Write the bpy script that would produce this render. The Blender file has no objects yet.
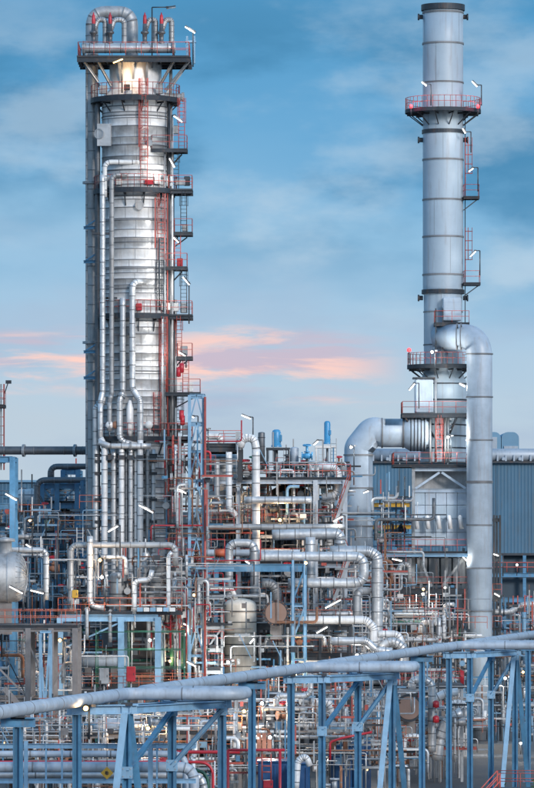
import bpy, math, random
from mathutils import Vector, Matrix
R = math.radians
rnd = random.Random(7)
sc = bpy.context.scene
col = sc.collection

# ------------------------------------------------------------------ camera, sky, sun, exposure
F, HY, CX, CZ = 4500.0, 540.0, 267.0, 20.0      # focal length in photo pixels, horizon row, centre column, eye height
def W(x, y, Y):                                   # photo pixel + distance -> metres
    return Vector(((x - CX) * Y / F, Y, CZ - (y - HY) * Y / F))
def S(px, Y): return px * Y / F

cam = bpy.data.cameras.new('camera'); camo = bpy.data.objects.new('camera', cam); col.objects.link(camo)
cam.sensor_fit = 'HORIZONTAL'; cam.sensor_width = 36; cam.lens = 36 * F / 534.0
cam.shift_y = (HY - 394.0) / 534.0
cam.clip_start = 1; cam.clip_end = 20000
camo.location = (0, 0, CZ); camo.rotation_euler = (R(90), 0, 0)
sc.camera = camo

SUN_EL, SUN_AZ = 21.0, 150.0          # azimuth clockwise from the view direction (+Y): right, behind the camera
w = bpy.data.worlds.new('World'); sc.world = w; w.use_nodes = True
nt = w.node_tree; nt.nodes.clear()
def N(t, **k):
    n = nt.nodes.new(t)
    for a, b in k.items(): setattr(n, a, b)
    return n
def ramp(n, stops, interp='LINEAR'):
    cr = n.color_ramp; cr.interpolation = interp
    while len(cr.elements) > 1: cr.elements.remove(cr.elements[-1])
    cr.elements[0].position = stops[0][0]; cr.elements[0].color = (*stops[0][1], 1)
    for p, c in stops[1:]:
        e = cr.elements.new(p); e.color = (*c, 1)
L = nt.links.new
tc = N('ShaderNodeTexCoord'); sep = N('ShaderNodeSeparateXYZ'); L(tc.outputs['Generated'], sep.inputs[0])
sky = N('ShaderNodeTexSky', sky_type='NISHITA', sun_disc=False); sky.sun_elevation = R(SUN_EL); sky.sun_rotation = R(SUN_AZ)
sky.altitude = 50; sky.air_density = 1.2; sky.dust_density = 1.0
mr = N('ShaderNodeMapRange'); mr.inputs['From Min'].default_value = -0.02; mr.inputs['From Max'].default_value = 0.14
# slow waviness so that the cloud layers are not ruled lines
mpw = N('ShaderNodeMapping'); mpw.inputs['Scale'].default_value = (9, 9, 30); L(tc.outputs['Generated'], mpw.inputs[0])
nw = N('ShaderNodeTexNoise'); nw.inputs['Scale'].default_value = 1; nw.inputs['Detail'].default_value = 4; L(mpw.outputs[0], nw.inputs['Vector'])
ma = N('ShaderNodeMath', operation='MULTIPLY_ADD'); ma.inputs[1].default_value = 0.05; ma.inputs[2].default_value = -0.025; L(nw.outputs['Fac'], ma.inputs[0])
zz = N('ShaderNodeMath', operation='ADD'); L(sep.outputs['Z'], zz.inputs[0]); L(ma.outputs[0], zz.inputs[1])
L(zz.outputs[0], mr.inputs['Value'])
base = N('ShaderNodeValToRGB'); L(mr.outputs[0], base.inputs[0])
def zr(py): return ((HY - py) / F + 0.02) / 0.16
ramp(base, [(0.0, (.53, .62, .70)), (zr(450), (.51, .62, .72)), (zr(390), (.48, .62, .745)), (zr(320), (.41, .59, .76)), (zr(230), (.29, .53, .75)), (zr(130), (.155, .41, .675)), (zr(20), (.085, .33, .60)), (1.0, (.08, .30, .56))])
def cloud(scale, lo, hi, rough=.55, det=8, off=(0, 0, 0), dist=0.0):
    m = N('ShaderNodeMapping'); m.inputs['Scale'].default_value = scale; m.inputs['Location'].default_value = off; L(tc.outputs['Generated'], m.inputs[0])
    n = N('ShaderNodeTexNoise'); n.inputs['Scale'].default_value = 1; n.inputs['Detail'].default_value = det; n.inputs['Roughness'].default_value = rough
    n.inputs['Distortion'].default_value = dist
    L(m.outputs[0], n.inputs['Vector'])
    q = N('ShaderNodeMapRange', interpolation_type='SMOOTHSTEP'); q.inputs['From Min'].default_value = lo; q.inputs['From Max'].default_value = hi; L(n.outputs['Fac'], q.inputs['Value'])
    return q.outputs[0]
def band(stops):                                # how much of a layer there is at each height of the sky
    b = N('ShaderNodeValToRGB'); L(mr.outputs[0], b.inputs[0]); ramp(b, [(max(0, min(1, zr(p))), (v, v, v)) for p, v in stops]); return b.outputs[0]
def mul(a, b):
    m = N('ShaderNodeMath', operation='MULTIPLY'); L(a, m.inputs[0])
    if isinstance(b, (int, float)): m.inputs[1].default_value = b
    else: L(b, m.inputs[1])
    return m.outputs[0]
def mix(a, colour, fac):
    m = N('ShaderNodeMix', data_type='RGBA'); L(fac, m.inputs[0]); L(a, m.inputs[6])
    if isinstance(colour, tuple): m.inputs[7].default_value = (*colour, 1)
    else: L(colour, m.inputs[7])
    return m.outputs[2]
GLO = .45; PINK_GATE, PINK_OFF = (0.9, 0, 0), (6.30, 9, 5.40)
c = base.outputs[0]
c = mix(c, (.065, .25, .455), mul(cloud((17, 17, 40), .40, .58, rough=.52, off=(9.30, 0, 5.70)), band([(290, 0), (235, .35), (165, .85), (80, .95), (30, .4), (-10, .2)])))
c = mix(c, (.48, .64, .78), mul(cloud((21, 21, 48), .46, .68, rough=.55, off=(13.60, 2, 4.60)), band([(420, .3), (330, .6), (220, .8), (150, .55), (60, .5), (-20, .1)])))
c = mix(c, (.40, .52, .68), mul(cloud((22, 22, 70), .44, .66, rough=.55, off=(1.7, 5, 2)), band([(520, .2), (400, .8), (320, .55), (230, .1), (180, 0)])))
pb = band([(418, 0), (405, .4), (394, .15), (380, .7), (358, 1), (334, .85), (312, 0)])
gate = cloud((6, 6, 2), GLO, GLO + .07, det=0, off=PINK_GATE)
pink = mul(mul(cloud((20, 20, 150), .42, .58, rough=.55, off=PINK_OFF, dist=.25), pb), gate)
c = mix(c, (.62, .50, .60), mul(pink, .9))
core = mul(mul(cloud((27, 27, 160), .465, .62, rough=.6, off=PINK_OFF, dist=.3), pb), gate)
c = mix(c, (1.0, .66, .585), core)
c = mix(c, sky.outputs[0], band([(-10, .0), (-25, .08), (-40, .12)]))
bg = N('ShaderNodeBackground'); bg.inputs['Strength'].default_value = 1.0; L(c, bg.inputs[0])
out = N('ShaderNodeOutputWorld'); L(bg.outputs[0], out.inputs[0])

sl = bpy.data.lights.new('sun', 'SUN'); so = bpy.data.objects.new('sun', sl); col.objects.link(so)
sl.energy = 2.4; sl.angle = R(12); sl.color = (1.0, .92, .87)
az, el = R(SUN_AZ), R(SUN_EL)
sd = Vector((math.sin(az) * math.cos(el), math.cos(az) * math.cos(el), math.sin(el)))
so.rotation_euler = (-sd).to_track_quat('-Z', 'Y').to_euler(); so.location = sd * 300 + Vector((0, 380, 0))

vs = sc.view_settings; vs.view_transform = 'Standard'; vs.look = 'None'; vs.exposure = 0.0; vs.gamma = 1.0; vs.use_curve_mapping = False
sc.render.engine = 'CYCLES'; sc.cycles.use_denoising = True; sc.cycles.max_bounces = 5; sc.cycles.glossy_bounces = 3; sc.cycles.diffuse_bounces = 3
try: sc.cycles.use_light_tree = True
except Exception: pass

# ------------------------------------------------------------------ materials
MATS = {}
def mat(name, colour, metal=0.0, rough=0.55, var=.22, scale=1.2, dirt=None, damt=.35, streak=True, tint=.10, bump=.05, emit=None, es=0, dlo=.52, dhi=.72):
    m = bpy.data.materials.new(name); m.use_nodes = True; t = m.node_tree; b = t.nodes['Principled BSDF']
    def n(ty, **k):
        x = t.nodes.new(ty)
        for a, v in k.items(): setattr(x, a, v)
        return x
    l = t.links.new
    if emit:
        b.inputs['Base Color'].default_value = (*colour, 1); b.inputs['Emission Color'].default_value = (*emit, 1); b.inputs['Emission Strength'].default_value = es
        MATS[name] = m; return m
    co = n('ShaderNodeTexCoord'); ns = n('ShaderNodeTexNoise'); ns.inputs['Scale'].default_value = scale; ns.inputs['Detail'].default_value = 7; ns.inputs['Roughness'].default_value = .62
    l(co.outputs['Object'], ns.inputs['Vector'])
    oi = n('ShaderNodeObjectInfo')
    v = n('ShaderNodeMapRange'); v.inputs['From Min'].default_value = .3; v.inputs['From Max'].default_value = .7; v.inputs['To Min'].default_value = 1 - var; v.inputs['To Max'].default_value = 1 + var * .6; l(ns.outputs['Fac'], v.inputs['Value'])
    v2 = n('ShaderNodeMapRange'); v2.inputs['To Min'].default_value = 1 - tint; v2.inputs['To Max'].default_value = 1 + tint; l(oi.outputs['Random'], v2.inputs['Value'])
    mm = n('ShaderNodeMath', operation='MULTIPLY'); l(v.outputs[0], mm.inputs[0]); l(v2.outputs[0], mm.inputs[1])
    vm = n('ShaderNodeVectorMath', operation='SCALE'); vm.inputs[0].default_value = colour; l(mm.outputs[0], vm.inputs['Scale'])
    cout = vm.outputs[0]
    if dirt:
        mp = n('ShaderNodeMapping'); mp.inputs['Scale'].default_value = (2.6, 2.6, .22 if streak else 2.6); l(co.outputs['Object'], mp.inputs[0])
        nd = n('ShaderNodeTexNoise'); nd.inputs['Scale'].default_value = 1.0; nd.inputs['Detail'].default_value = 6; nd.inputs['Roughness'].default_value = .65; l(mp.outputs[0], nd.inputs['Vector'])
        dr = n('ShaderNodeMapRange'); dr.inputs['From Min'].default_value = dlo; dr.inputs['From Max'].default_value = dhi; dr.inputs['To Max'].default_value = damt; l(nd.outputs['Fac'], dr.inputs['Value'])
        mx = n('ShaderNodeMix', data_type='RGBA'); l(dr.outputs[0], mx.inputs[0]); l(cout, mx.inputs[6]); mx.inputs[7].default_value = (*dirt, 1); cout = mx.outputs[2]
    l(cout, b.inputs['Base Color'])
    b.inputs['Metallic'].default_value = metal
    rr = n('ShaderNodeMapRange'); rr.inputs['From Min'].default_value = .3; rr.inputs['From Max'].default_value = .7; rr.inputs['To Min'].default_value = rough - .10; rr.inputs['To Max'].default_value = rough + .12; l(ns.outputs['Fac'], rr.inputs['Value']); l(rr.outputs[0], b.inputs['Roughness'])
    if bump:
        nb = n('ShaderNodeTexNoise'); nb.inputs['Scale'].default_value = scale * 2.2; nb.inputs['Detail'].default_value = 3; l(co.outputs['Object'], nb.inputs['Vector'])
        bp = n('ShaderNodeBump'); bp.inputs['Strength'].default_value = bump; bp.inputs['Distance'].default_value = .25; l(nb.outputs['Fac'], bp.inputs['Height']); l(bp.outputs[0], b.inputs['Normal'])
    MATS[name] = m; return m

mat('cream_clad', (.80, .76, .68), .1, .45, var=.15, dirt=(.35, .28, .2), damt=.4, tint=.05)
mat('seam', (.17, .18, .195), .2, .6, var=.3, tint=.2, bump=0)
RUST = (.20, .09, .045); SOOT = (.05, .045, .04)
mat('alu', (.54, .565, .59), .48, .38, var=.25, dirt=(.30, .25, .21), damt=.45, tint=.12, bump=.12)
mat('alu_bright', (.70, .725, .75), .12, .42, var=.18, dirt=(.36, .30, .25), damt=.45, tint=.10, bump=.12)
mat('alu_dull', (.33, .35, .37), .4, .5, var=.3, dirt=(.16, .13, .11), damt=.55, tint=.15)
mat('alu_dark', (.13, .145, .165), .55, .48, var=.3, dirt=(.10, .07, .05), damt=.6, tint=.12)
mat('stack_grey', (.325, .415, .50), .0, .45, var=.12, scale=.3, dirt=(.24, .24, .26), damt=.6, tint=.05, bump=.04)
mat('duct_grey', (.36, .45, .55), .0, .45, var=.2, scale=.6, dirt=(.27, .26, .27), damt=.6, tint=.05, bump=.05)
mat('blue_steel', (.07, .215, .37), .0, .45, var=.3, dirt=(.16, .115, .09), damt=.55, tint=.12)
mat('blue_pale', (.18, .34, .50), .0, .45, var=.22, dirt=(.20, .17, .15), damt=.35, tint=.10)
mat('pipe_grey', (.36, .43, .51), .1, .55, var=.22, scale=.8, dirt=(.17, .15, .15), damt=.5, tint=.05, bump=.06)
mat('galv', (.31, .345, .38), .4, .5, var=.28, dirt=(.22, .15, .11), damt=.45, tint=.15)
mat('post_grey', (.20, .195, .20), .05, .7, var=.3, dirt=(.16, .11, .09), damt=.5, tint=.12)
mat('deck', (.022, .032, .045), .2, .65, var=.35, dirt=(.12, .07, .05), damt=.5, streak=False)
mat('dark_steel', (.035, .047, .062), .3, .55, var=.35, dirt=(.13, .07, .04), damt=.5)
mat('red_rail', (.42, .085, .07), .0, .5, var=.25, dirt=(.25, .08, .05), damt=.4, tint=.2, bump=0)
mat('orange_rail', (.50, .125, .065), .0, .5, var=.25, dirt=(.3, .1, .05), damt=.4, tint=.2, bump=0)
mat('red', (.42, .02, .035), .0, .38, var=.2, dirt=(.25, .03, .02), damt=.4, tint=.15)
mat('rust', (.27, .135, .085), .1, .75, var=.35, dirt=(.12, .06, .04), damt=.7, tint=.2)
mat('wood_brown', (.235, .155, .125), .0, .7, var=.2, scale=.6, dirt=(.20, .12, .09), damt=.7, tint=.1)
mat('green', (.015, .11, .075), .0, .45, var=.25, dirt=(.12, .08, .05), damt=.3, tint=.2)
mat('white', (.60, .62, .63), .0, .45, var=.15, dirt=(.35, .28, .22), damt=.4, tint=.08)
mat('royal_blue', (.008, .06, .17), .0, .35, var=.25, dirt=(.10, .08, .09), damt=.4, tint=.12)
mat('motor_blue', (.045, .24, .46), .0, .35, var=.2, dirt=(.10, .10, .12), damt=.35, tint=.1)
mat('yellow', (.45, .27, .03), .0, .45, var=.2, dirt=(.3, .18, .04), damt=.4)
mat('teal_sheet', (.045, .125, .205), .1, .5, var=.25, scale=.15, dirt=(.07, .09, .11), damt=.75, tint=.12, bump=0)
mat('roof_grey', (.32, .38, .45), .2, .5, var=.2, scale=.3, dirt=(.15, .16, .18), damt=.5, tint=.08)
mat('far_blue', (.13, .27, .40), .0, .6, var=.15, scale=.2, tint=.1, bump=0)
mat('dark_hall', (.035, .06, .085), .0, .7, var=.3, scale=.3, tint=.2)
mat('concrete', (.14, .145, .15), .0, .85, var=.25, scale=.5, dirt=(.12, .11, .10), damt=.55, streak=False, bump=.1)
mat('asphalt', (.06, .067, .078), .0, .8, var=.35, scale=.25, dirt=(.13, .13, .13), damt=.5, streak=False, bump=.08)
mat('soil', (.06, .06, .058), .0, .9, var=.4, scale=.15, dirt=(.06, .065, .05), damt=.6, streak=False, bump=.1)
mat('brick_red', (.30, .13, .09), .0, .75, var=.35, dirt=(.1, .06, .05), damt=.6, tint=.2)
mat('grass', (.05, .10, .03), .0, .8, var=.4, scale=3)
mat('lamp_white', (.9, .9, .9), emit=(1.0, .97, .90), es=2.2)
mat('lamp_warm', (.9, .7, .4), emit=(1.0, .60, .22), es=5)
mat('lamp_red', (.9, .1, .1), emit=(1.0, .05, .07), es=1.6)

# ------------------------------------------------------------------ mesh collector
def frame_of(d):
    d = d.normalized(); u = Vector((0, 0, 1)) if abs(d.z) < .95 else Vector((0, 1, 0))
    s = d.cross(u).normalized(); return s, s.cross(d).normalized()
ROOT = {}
def root_loc(o):
    while o.parent is not None: o = o.parent
    return ROOT.get(o.name, Vector((0, 0, 0)))
class MB:
    def __init__(s): s.v = []; s.f = []; s.sm = []; s.m1 = set()
    def add(s, vs_, fs, smooth=False):
        k = len(s.v); s.v += [tuple(p) for p in vs_]; s.f += [tuple(i + k for i in f) for f in fs]; s.sm += [smooth] * len(fs); return s
    def box(s, c, size, rz=0.0, m=None):
        c = Vector(c); h = Vector(size) / 2; rot = m or Matrix.Rotation(rz, 3, 'Z')
        P = [c + rot @ Vector((x * h.x, y * h.y, z * h.z)) for z in (-1, 1) for y in (-1, 1) for x in (-1, 1)]
        return s.add(P, [(0, 2, 3, 1), (4, 5, 7, 6), (0, 1, 5, 4), (2, 6, 7, 3), (0, 4, 6, 2), (1, 3, 7, 5)])
    def cbox(s, c, size, b=.03, rz=0.0):                  # box with chamfered vertical and top edges
        x, y, z = [q / 2 for q in size]; b = min(b, x * .45, y * .45, z * .45); rot = Matrix.Rotation(rz, 3, 'Z'); c = Vector(c)
        def ring(hx, hy, zz): return [(hx - b, -hy, zz), (hx, -hy + b, zz), (hx, hy - b, zz), (hx - b, hy, zz), (-hx + b, hy, zz), (-hx, hy - b, zz), (-hx, -hy + b, zz), (-hx + b, -hy, zz)]
        rs = [ring(x - b, y - b, -z), ring(x, y, -z + b), ring(x, y, z - b), ring(x - b, y - b, z)]
        P = [c + rot @ Vector(p) for r in rs for p in r]; fs = [tuple(range(7, -1, -1)), tuple(range(24, 32))]
        for k in range(3):
            for i in range(8): fs.append((k * 8 + i, k * 8 + (i + 1) % 8, (k + 1) * 8 + (i + 1) % 8, (k + 1) * 8 + i))
        return s.add(P, fs)
    def beam(s, p0, p1, w_=.2, h=.25, kind='I', t=None):
        p0, p1 = Vector(p0), Vector(p1); d = p1 - p0
        if d.length < 1e-4: return s
        if abs(d.normalized().z) > .95: a, u = Vector((1, 0, 0)), Vector((0, 1, 0))
        else: a, u = frame_of(d)
        if kind == 'I':
            t = t or max(.02, min(w_, h) * .12); W2, H2, T = w_ / 2, h / 2, t / 2
            pr = [(-W2, -H2), (W2, -H2), (W2, -H2 + t), (T, -H2 + t), (T, H2 - t), (W2, H2 - t), (W2, H2), (-W2, H2), (-W2, H2 - t), (-T, H2 - t), (-T, -H2 + t), (-W2, -H2 + t)]
        elif kind == 'L':
            t = t or .03; pr = [(-w_/2, -h/2), (w_/2, -h/2), (w_/2, -h/2 + t), (-w_/2 + t, -h/2 + t), (-w_/2 + t, h/2), (-w_/2, h/2)]
        else: pr = [(-w_/2, -h/2), (w_/2, -h/2), (w_/2, h/2), (-w_/2, h/2)]
        n = len(pr); P = [p + a * x + u * y for p in (p0, p1) for x, y in pr]
        fs = [(i, (i + 1) % n, n + (i + 1) % n, n + i) for i in range(n)] + [tuple(range(n - 1, -1, -1)), tuple(range(n, 2 * n))]
        return s.add(P, fs)
    def vpost(s, p, h, w_, d_, rz):
        p = Vector(p); t = .075
        pr = [(-w_/2, -d_/2), (-w_/2 + t, -d_/2), (-w_/2 + t, -.03), (w_/2 - t, -.03), (w_/2 - t, -d_/2), (w_/2, -d_/2), (w_/2, d_/2), (w_/2 - t, d_/2), (w_/2 - t, .03), (-w_/2 + t, .03), (-w_/2 + t, d_/2), (-w_/2, d_/2)]
        rot = Matrix.Rotation(rz, 3, 'Z'); n = 12; P = [p + rot @ Vector((x, y, z)) for z in (0, h) for x, y in pr]
        return s.add(P, [(i, (i + 1) % n, n + (i + 1) % n, n + i) for i in range(n)] + [tuple(range(n - 1, -1, -1)), tuple(range(n, 2 * n))])
    def rod(s, p0, p1, r=.03, seg=6, r2=None):
        p0, p1 = Vector(p0), Vector(p1); d = p1 - p0
        if d.length < 1e-5: return s
        a, u = frame_of(d); r2 = r if r2 is None else r2
        P = []
        for p, q in ((p0, r), (p1, r2)):
            for i in range(seg):
                t = 2 * math.pi * i / seg; P.append(p + a * (math.cos(t) * q) + u * (math.sin(t) * q))
        s.add(P, [(i, (i + 1) % seg, seg + (i + 1) % seg, seg + i) for i in range(seg)], True)
        k = len(s.v) - 2 * seg
        s.f += [tuple(k + i for i in range(seg - 1, -1, -1)), tuple(k + seg + i for i in range(seg))]; s.sm += [False, False]; return s
    def lathe(s, prof, o=(0, 0, 0), axis=(0, 0, 1), seg=32, a0=0.0, a1=2 * math.pi, smooth=True):
        o = Vector(o); ax = Vector(axis).normalized()
        if abs(ax.z) > .99: a, u = Vector((1, 0, 0)), Vector((0, 1, 0)) * (1 if ax.z > 0 else -1)
        else: a, u = frame_of(ax)
        full = abs(a1 - a0 - 2 * math.pi) < 1e-6; n = seg if full else seg + 1; P = []
        for r, h in prof:
            for i in range(n):
                t = a0 + (a1 - a0) * i / seg; P.append(o + ax * h + a * (math.cos(t) * r) + u * (math.sin(t) * r))
        fs = []
        for k in range(len(prof) - 1):
            for i in range(seg):
                j = (i + 1) % n; fs.append((k * n + i, k * n + j, (k + 1) * n + j, (k + 1) * n + i))
        return s.add(P, fs, smooth)
    def sweep(s, pts, rad, seg=12, seams=()):
        pts = [Vector(p) for p in pts]; n = len(pts)
        rad = rad if isinstance(rad, list) else [rad] * n
        T = []
        for i in range(n):
            d = (pts[min(i + 1, n - 1)] - pts[max(i - 1, 0)])
            T.append(d.normalized() if d.length > 1e-7 else (T[-1] if T else Vector((0, 0, 1))))
        a, u = frame_of(T[0]); P = []
        for i in range(n):
            if i:
                q = T[i - 1].rotation_difference(T[i]); a = q @ a
            a = (a - T[i] * a.dot(T[i])).normalized(); u = T[i].cross(a)
            for k in range(seg):
                t = 2 * math.pi * k / seg; P.append(pts[i] + a * (math.cos(t) * rad[i]) + u * (math.sin(t) * rad[i]))
        f0 = len(s.f); s.m1.update(f0 + i * seg + k for i in seams for k in range(seg))
        s.add(P, [(i * seg + k, i * seg + (k + 1) % seg, (i + 1) * seg + (k + 1) % seg, (i + 1) * seg + k) for i in range(n - 1) for k in range(seg)], True)
        k0 = len(s.v) - n * seg
        s.f += [tuple(k0 + k for k in range(seg - 1, -1, -1)), tuple(k0 + (n - 1) * seg + k for k in range(seg))]; s.sm += [False, False]; return s
    def build(s, name, m, parent=None):
        me = bpy.data.meshes.new(name)
        if parent is not None: b = root_loc(parent)
        else:
            xs = [p[0] for p in s.v]; ys = [p[1] for p in s.v]; zs = [p[2] for p in s.v]
            b = Vector(((min(xs) + max(xs)) / 2, (min(ys) + max(ys)) / 2, min(zs)))
        me.from_pydata([(p[0] - b.x, p[1] - b.y, p[2] - b.z) for p in s.v], [], s.f)
        me.polygons.foreach_set('use_smooth', s.sm); me.materials.append(MATS[m])
        if s.m1:
            me.materials.append(MATS[s.m2 if hasattr(s, 'm2') else 'seam']); me.polygons.foreach_set('material_index', [1 if i in s.m1 else 0 for i in range(len(s.f))])
        me.update()
        o = bpy.data.objects.new(name, me); col.objects.link(o)
        if parent is not None: o.parent = parent
        else: o.location = b; ROOT[o.name] = b.copy()
        return o
def tag(o, label, cat, group=None):
    o['label'] = label; o['category'] = cat
    if group: o['group'] = group
    return o
def thing(name, label, cat, loc, group=None):
    o = bpy.data.objects.new(name, None); col.objects.link(o); o.location = loc; o.empty_display_size = .3
    ROOT[o.name] = Vector(loc); return tag(o, label, cat, group)
def struct(o): o['kind'] = 'structure'; return o

# ------------------------------------------------------------------ shared builders
def rounded(pts, bend):
    pts = [Vector(p) for p in pts]; out_ = [(pts[0], False)]
    for i in range(1, len(pts) - 1):
        a, b, c_ = pts[i - 1], pts[i], pts[i + 1]; d0, d1 = (a - b), (c_ - b)
        if d0.length < 1e-4 or d1.length < 1e-4: continue
        ang = d0.angle(d1)
        if ang > math.pi - .02: out_.append((b, False)); continue
        cut = min(bend / math.tan(ang / 2), d0.length * .49, d1.length * .49)
        p0, p1 = b + d0.normalized() * cut, b + d1.normalized() * cut
        k = 7
        for j in range(k + 1):
            t = j / k; out_.append(((1 - t) ** 2 * p0 + 2 * t * (1 - t) * b + t * t * p1, True))
    out_.append((pts[-1], False)); return out_
def pipe_mesh(pts, r, bend=None, seam=None, seg=12):
    q = rounded(pts, bend or r * 3.0); P, Rr = [q[0][0]], [r]; sm_ = []
    for (a, fa), (b, fb) in zip(q, q[1:]):
        Ln = (b - a).length
        arc_ = fa and fb and Ln < .45 * (bend or r * 3.0)
        if seam and Ln > seam * .9 and not arc_:
            n = int(Ln / seam); d = (b - a) / Ln
            for i in range(n):
                s0 = (i + .5) * Ln / n; e = min(.04, seam * .06)
                for ds, k in ((-e - .006, 1.0), (-e - .004, 1.0), (-e, 1.03), (e, 1.03), (e + .004, 1.0), (e + .006, 1.0)):
                    if k > 1 and ds > 0: sm_.append(len(P) - 1)
                    P.append(a + d * (s0 + ds)); Rr.append(r * k)
        elif seam and arc_ and r > .17 and len(P) % 3 == 0:
            d = (b - a).normalized()
            for ds, k in ((-.022, 1.0), (-.02, 1.025), (.02, 1.025), (.022, 1.0)):
                if k > 1 and ds > 0: sm_.append(len(P) - 1)
                P.append((a + b) / 2 + d * ds); Rr.append(r * k)
        P.append(b); Rr.append(r)
    m = MB(); m.sweep(P, Rr, seg, sm_); return m
def flange_mesh(p, d, r, t=.10):
    m = MB(); p = Vector(p); d = Vector(d).normalized(); m.lathe([(0, -t), (r, -t), (r, -t * .15), (r * .9, -t * .15), (r * .9, t * .15), (r, t * .15), (r, t), (0, t)], p, d, 16, smooth=False); return m
def pipe(pts, r, m, label, group=None, seam=1.0, bend=None, name='process_pipe', cat='pipe', fl=(), seg=12, flm='galv', parent=None):
    pts = [Vector(p) for p in pts]
    o = pipe_mesh(pts, r, bend, seam, seg).build(name, m, parent)
    if parent is None: tag(o, label, cat, group)
    for i, t in fl:
        a, b = pts[i], pts[i + 1]; flange_mesh(a.lerp(b, t), b - a, r * 1.5).build('flange', flm, o)
    return o
def P3(l): return [W(*p) for p in l]

def rail_mesh(pts, h=1.1, sp=1.3, r=.026, toe=False, closed=False):
    m = MB(); pts = [Vector(p) for p in pts]; z = Vector((0, 0, 1))
    for a, b in zip(pts, pts[1:]):
        n = max(1, round((b - a).length / sp))
        for i in range(n + 1): m.rod(a.lerp(b, i / n), a.lerp(b, i / n) + z * h, r, 5)
        for hh in (h, h * .52): m.rod(a + z * hh, b + z * hh, r, 5)
        if toe: m.beam(a + z * .08, b + z * .08, .015, .15, 'box')
    return m
def ladder_mesh(p, z1, face=(0, -1), wd=.5, cage=True):
    m = MB(); p = Vector(p); fx, fy = face; side = Vector((-fy, fx, 0)); fw = Vector((fx, fy, 0)); H = z1 - p.z
    for s_ in (-1, 1): m.rod(p + side * (s_ * wd / 2), p + side * (s_ * wd / 2) + Vector((0, 0, H)), .035, 5)
    n = int(H / .32)
    for i in range(1, n): m.rod(p + side * (-wd / 2) + Vector((0, 0, i * .32)), p + side * (wd / 2) + Vector((0, 0, i * .32)), .02, 4)
    if cage and H > 3:
        hp = [p + side * (math.cos(t) * .38) + fw * (math.sin(t) * .7) for t in [math.pi * k / 8 for k in range(9)]]
        k = 2.2
        while k < H:
            for a, b in zip(hp, hp[1:]): m.rod(a + Vector((0, 0, k)), b + Vector((0, 0, k)), .02, 4)
            k += .9
        for a in hp[1:-1:2]: m.rod(a + Vector((0, 0, 2.2)), a + Vector((0, 0, H)), .02, 4)
    return m
def arc(c, r, a0, a1, n): return [Vector((c[0] + r * math.cos(R(a0 + (a1 - a0) * i / n)), c[1] + r * math.sin(R(a0 + (a1 - a0) * i / n)), c[2])) for i in range(n + 1)]
def round_platform(parent, c, ri, ro, a0=0, a1=360, rail='red_rail', brk=10, ext=None, deckm='deck', t=.42, railgap=None):
    m = MB(); n = max(8, int((a1 - a0) / 9)); full = a1 - a0 >= 359.9
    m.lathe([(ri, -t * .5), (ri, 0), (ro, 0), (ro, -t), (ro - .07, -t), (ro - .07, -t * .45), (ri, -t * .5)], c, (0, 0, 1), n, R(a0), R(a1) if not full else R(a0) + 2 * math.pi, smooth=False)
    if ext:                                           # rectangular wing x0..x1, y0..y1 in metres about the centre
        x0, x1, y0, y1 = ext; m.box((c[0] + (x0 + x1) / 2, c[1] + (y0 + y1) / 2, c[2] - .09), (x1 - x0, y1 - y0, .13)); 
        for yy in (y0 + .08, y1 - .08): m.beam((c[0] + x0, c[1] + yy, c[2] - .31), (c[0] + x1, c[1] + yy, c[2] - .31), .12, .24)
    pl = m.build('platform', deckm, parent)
    rm = rail_mesh(arc(c, ro - .06, a0, a1, n), sp=1.2)
    if ext:
        e = [Vector((c[0] + x0 + .5, c[1] + y0 + .06, c[2])), Vector((c[0] + x1 - .06, c[1] + y0 + .06, c[2])), Vector((c[0] + x1 - .06, c[1] + y1 - .06, c[2])), Vector((c[0] + x0 + .5, c[1] + y1 - .06, c[2]))]
        q = rail_mesh(e); rm.add(q.v, q.f)
    rm.build('guard_rail', rail, pl)
    for k in range(brk):
        t_ = R(a0 + (a1 - a0) * (k + .5) / brk); d = Vector((math.cos(t_), math.sin(t_), 0)); cc = Vector(c)
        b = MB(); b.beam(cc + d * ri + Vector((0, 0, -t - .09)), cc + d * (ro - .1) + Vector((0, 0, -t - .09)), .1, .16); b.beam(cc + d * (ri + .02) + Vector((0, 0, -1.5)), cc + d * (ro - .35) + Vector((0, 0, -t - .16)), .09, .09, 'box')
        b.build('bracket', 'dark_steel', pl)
    return pl
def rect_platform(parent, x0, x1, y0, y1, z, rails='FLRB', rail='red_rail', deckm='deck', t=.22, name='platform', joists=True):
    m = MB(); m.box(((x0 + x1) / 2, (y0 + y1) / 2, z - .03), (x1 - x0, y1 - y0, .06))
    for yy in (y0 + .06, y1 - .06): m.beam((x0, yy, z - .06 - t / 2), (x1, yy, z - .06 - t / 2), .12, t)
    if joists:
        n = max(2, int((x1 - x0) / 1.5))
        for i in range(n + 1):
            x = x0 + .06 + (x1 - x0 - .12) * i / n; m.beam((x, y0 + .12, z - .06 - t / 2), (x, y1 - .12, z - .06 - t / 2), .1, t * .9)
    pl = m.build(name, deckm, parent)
    g = MB(); i_ = .05
    A, B, C_, D = Vector((x0 + i_, y0 + i_, z)), Vector((x1 - i_, y0 + i_, z)), Vector((x1 - i_, y1 - i_, z)), Vector((x0 + i_, y1 - i_, z))
    for k, (a, b) in {'F': (A, B), 'R': (B, C_), 'B': (C_, D), 'L': (D, A)}.items():
        if k in rails: rail_mesh([a, b]).build('guard_rail', rail, pl)
    return pl
def member(parent, p0, p1, w_, h, m='blue_steel', name='beam', kind='I'):
    b = MB(); b.beam(p0, p1, w_, h, kind); return b.build(name, m, parent)

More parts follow.
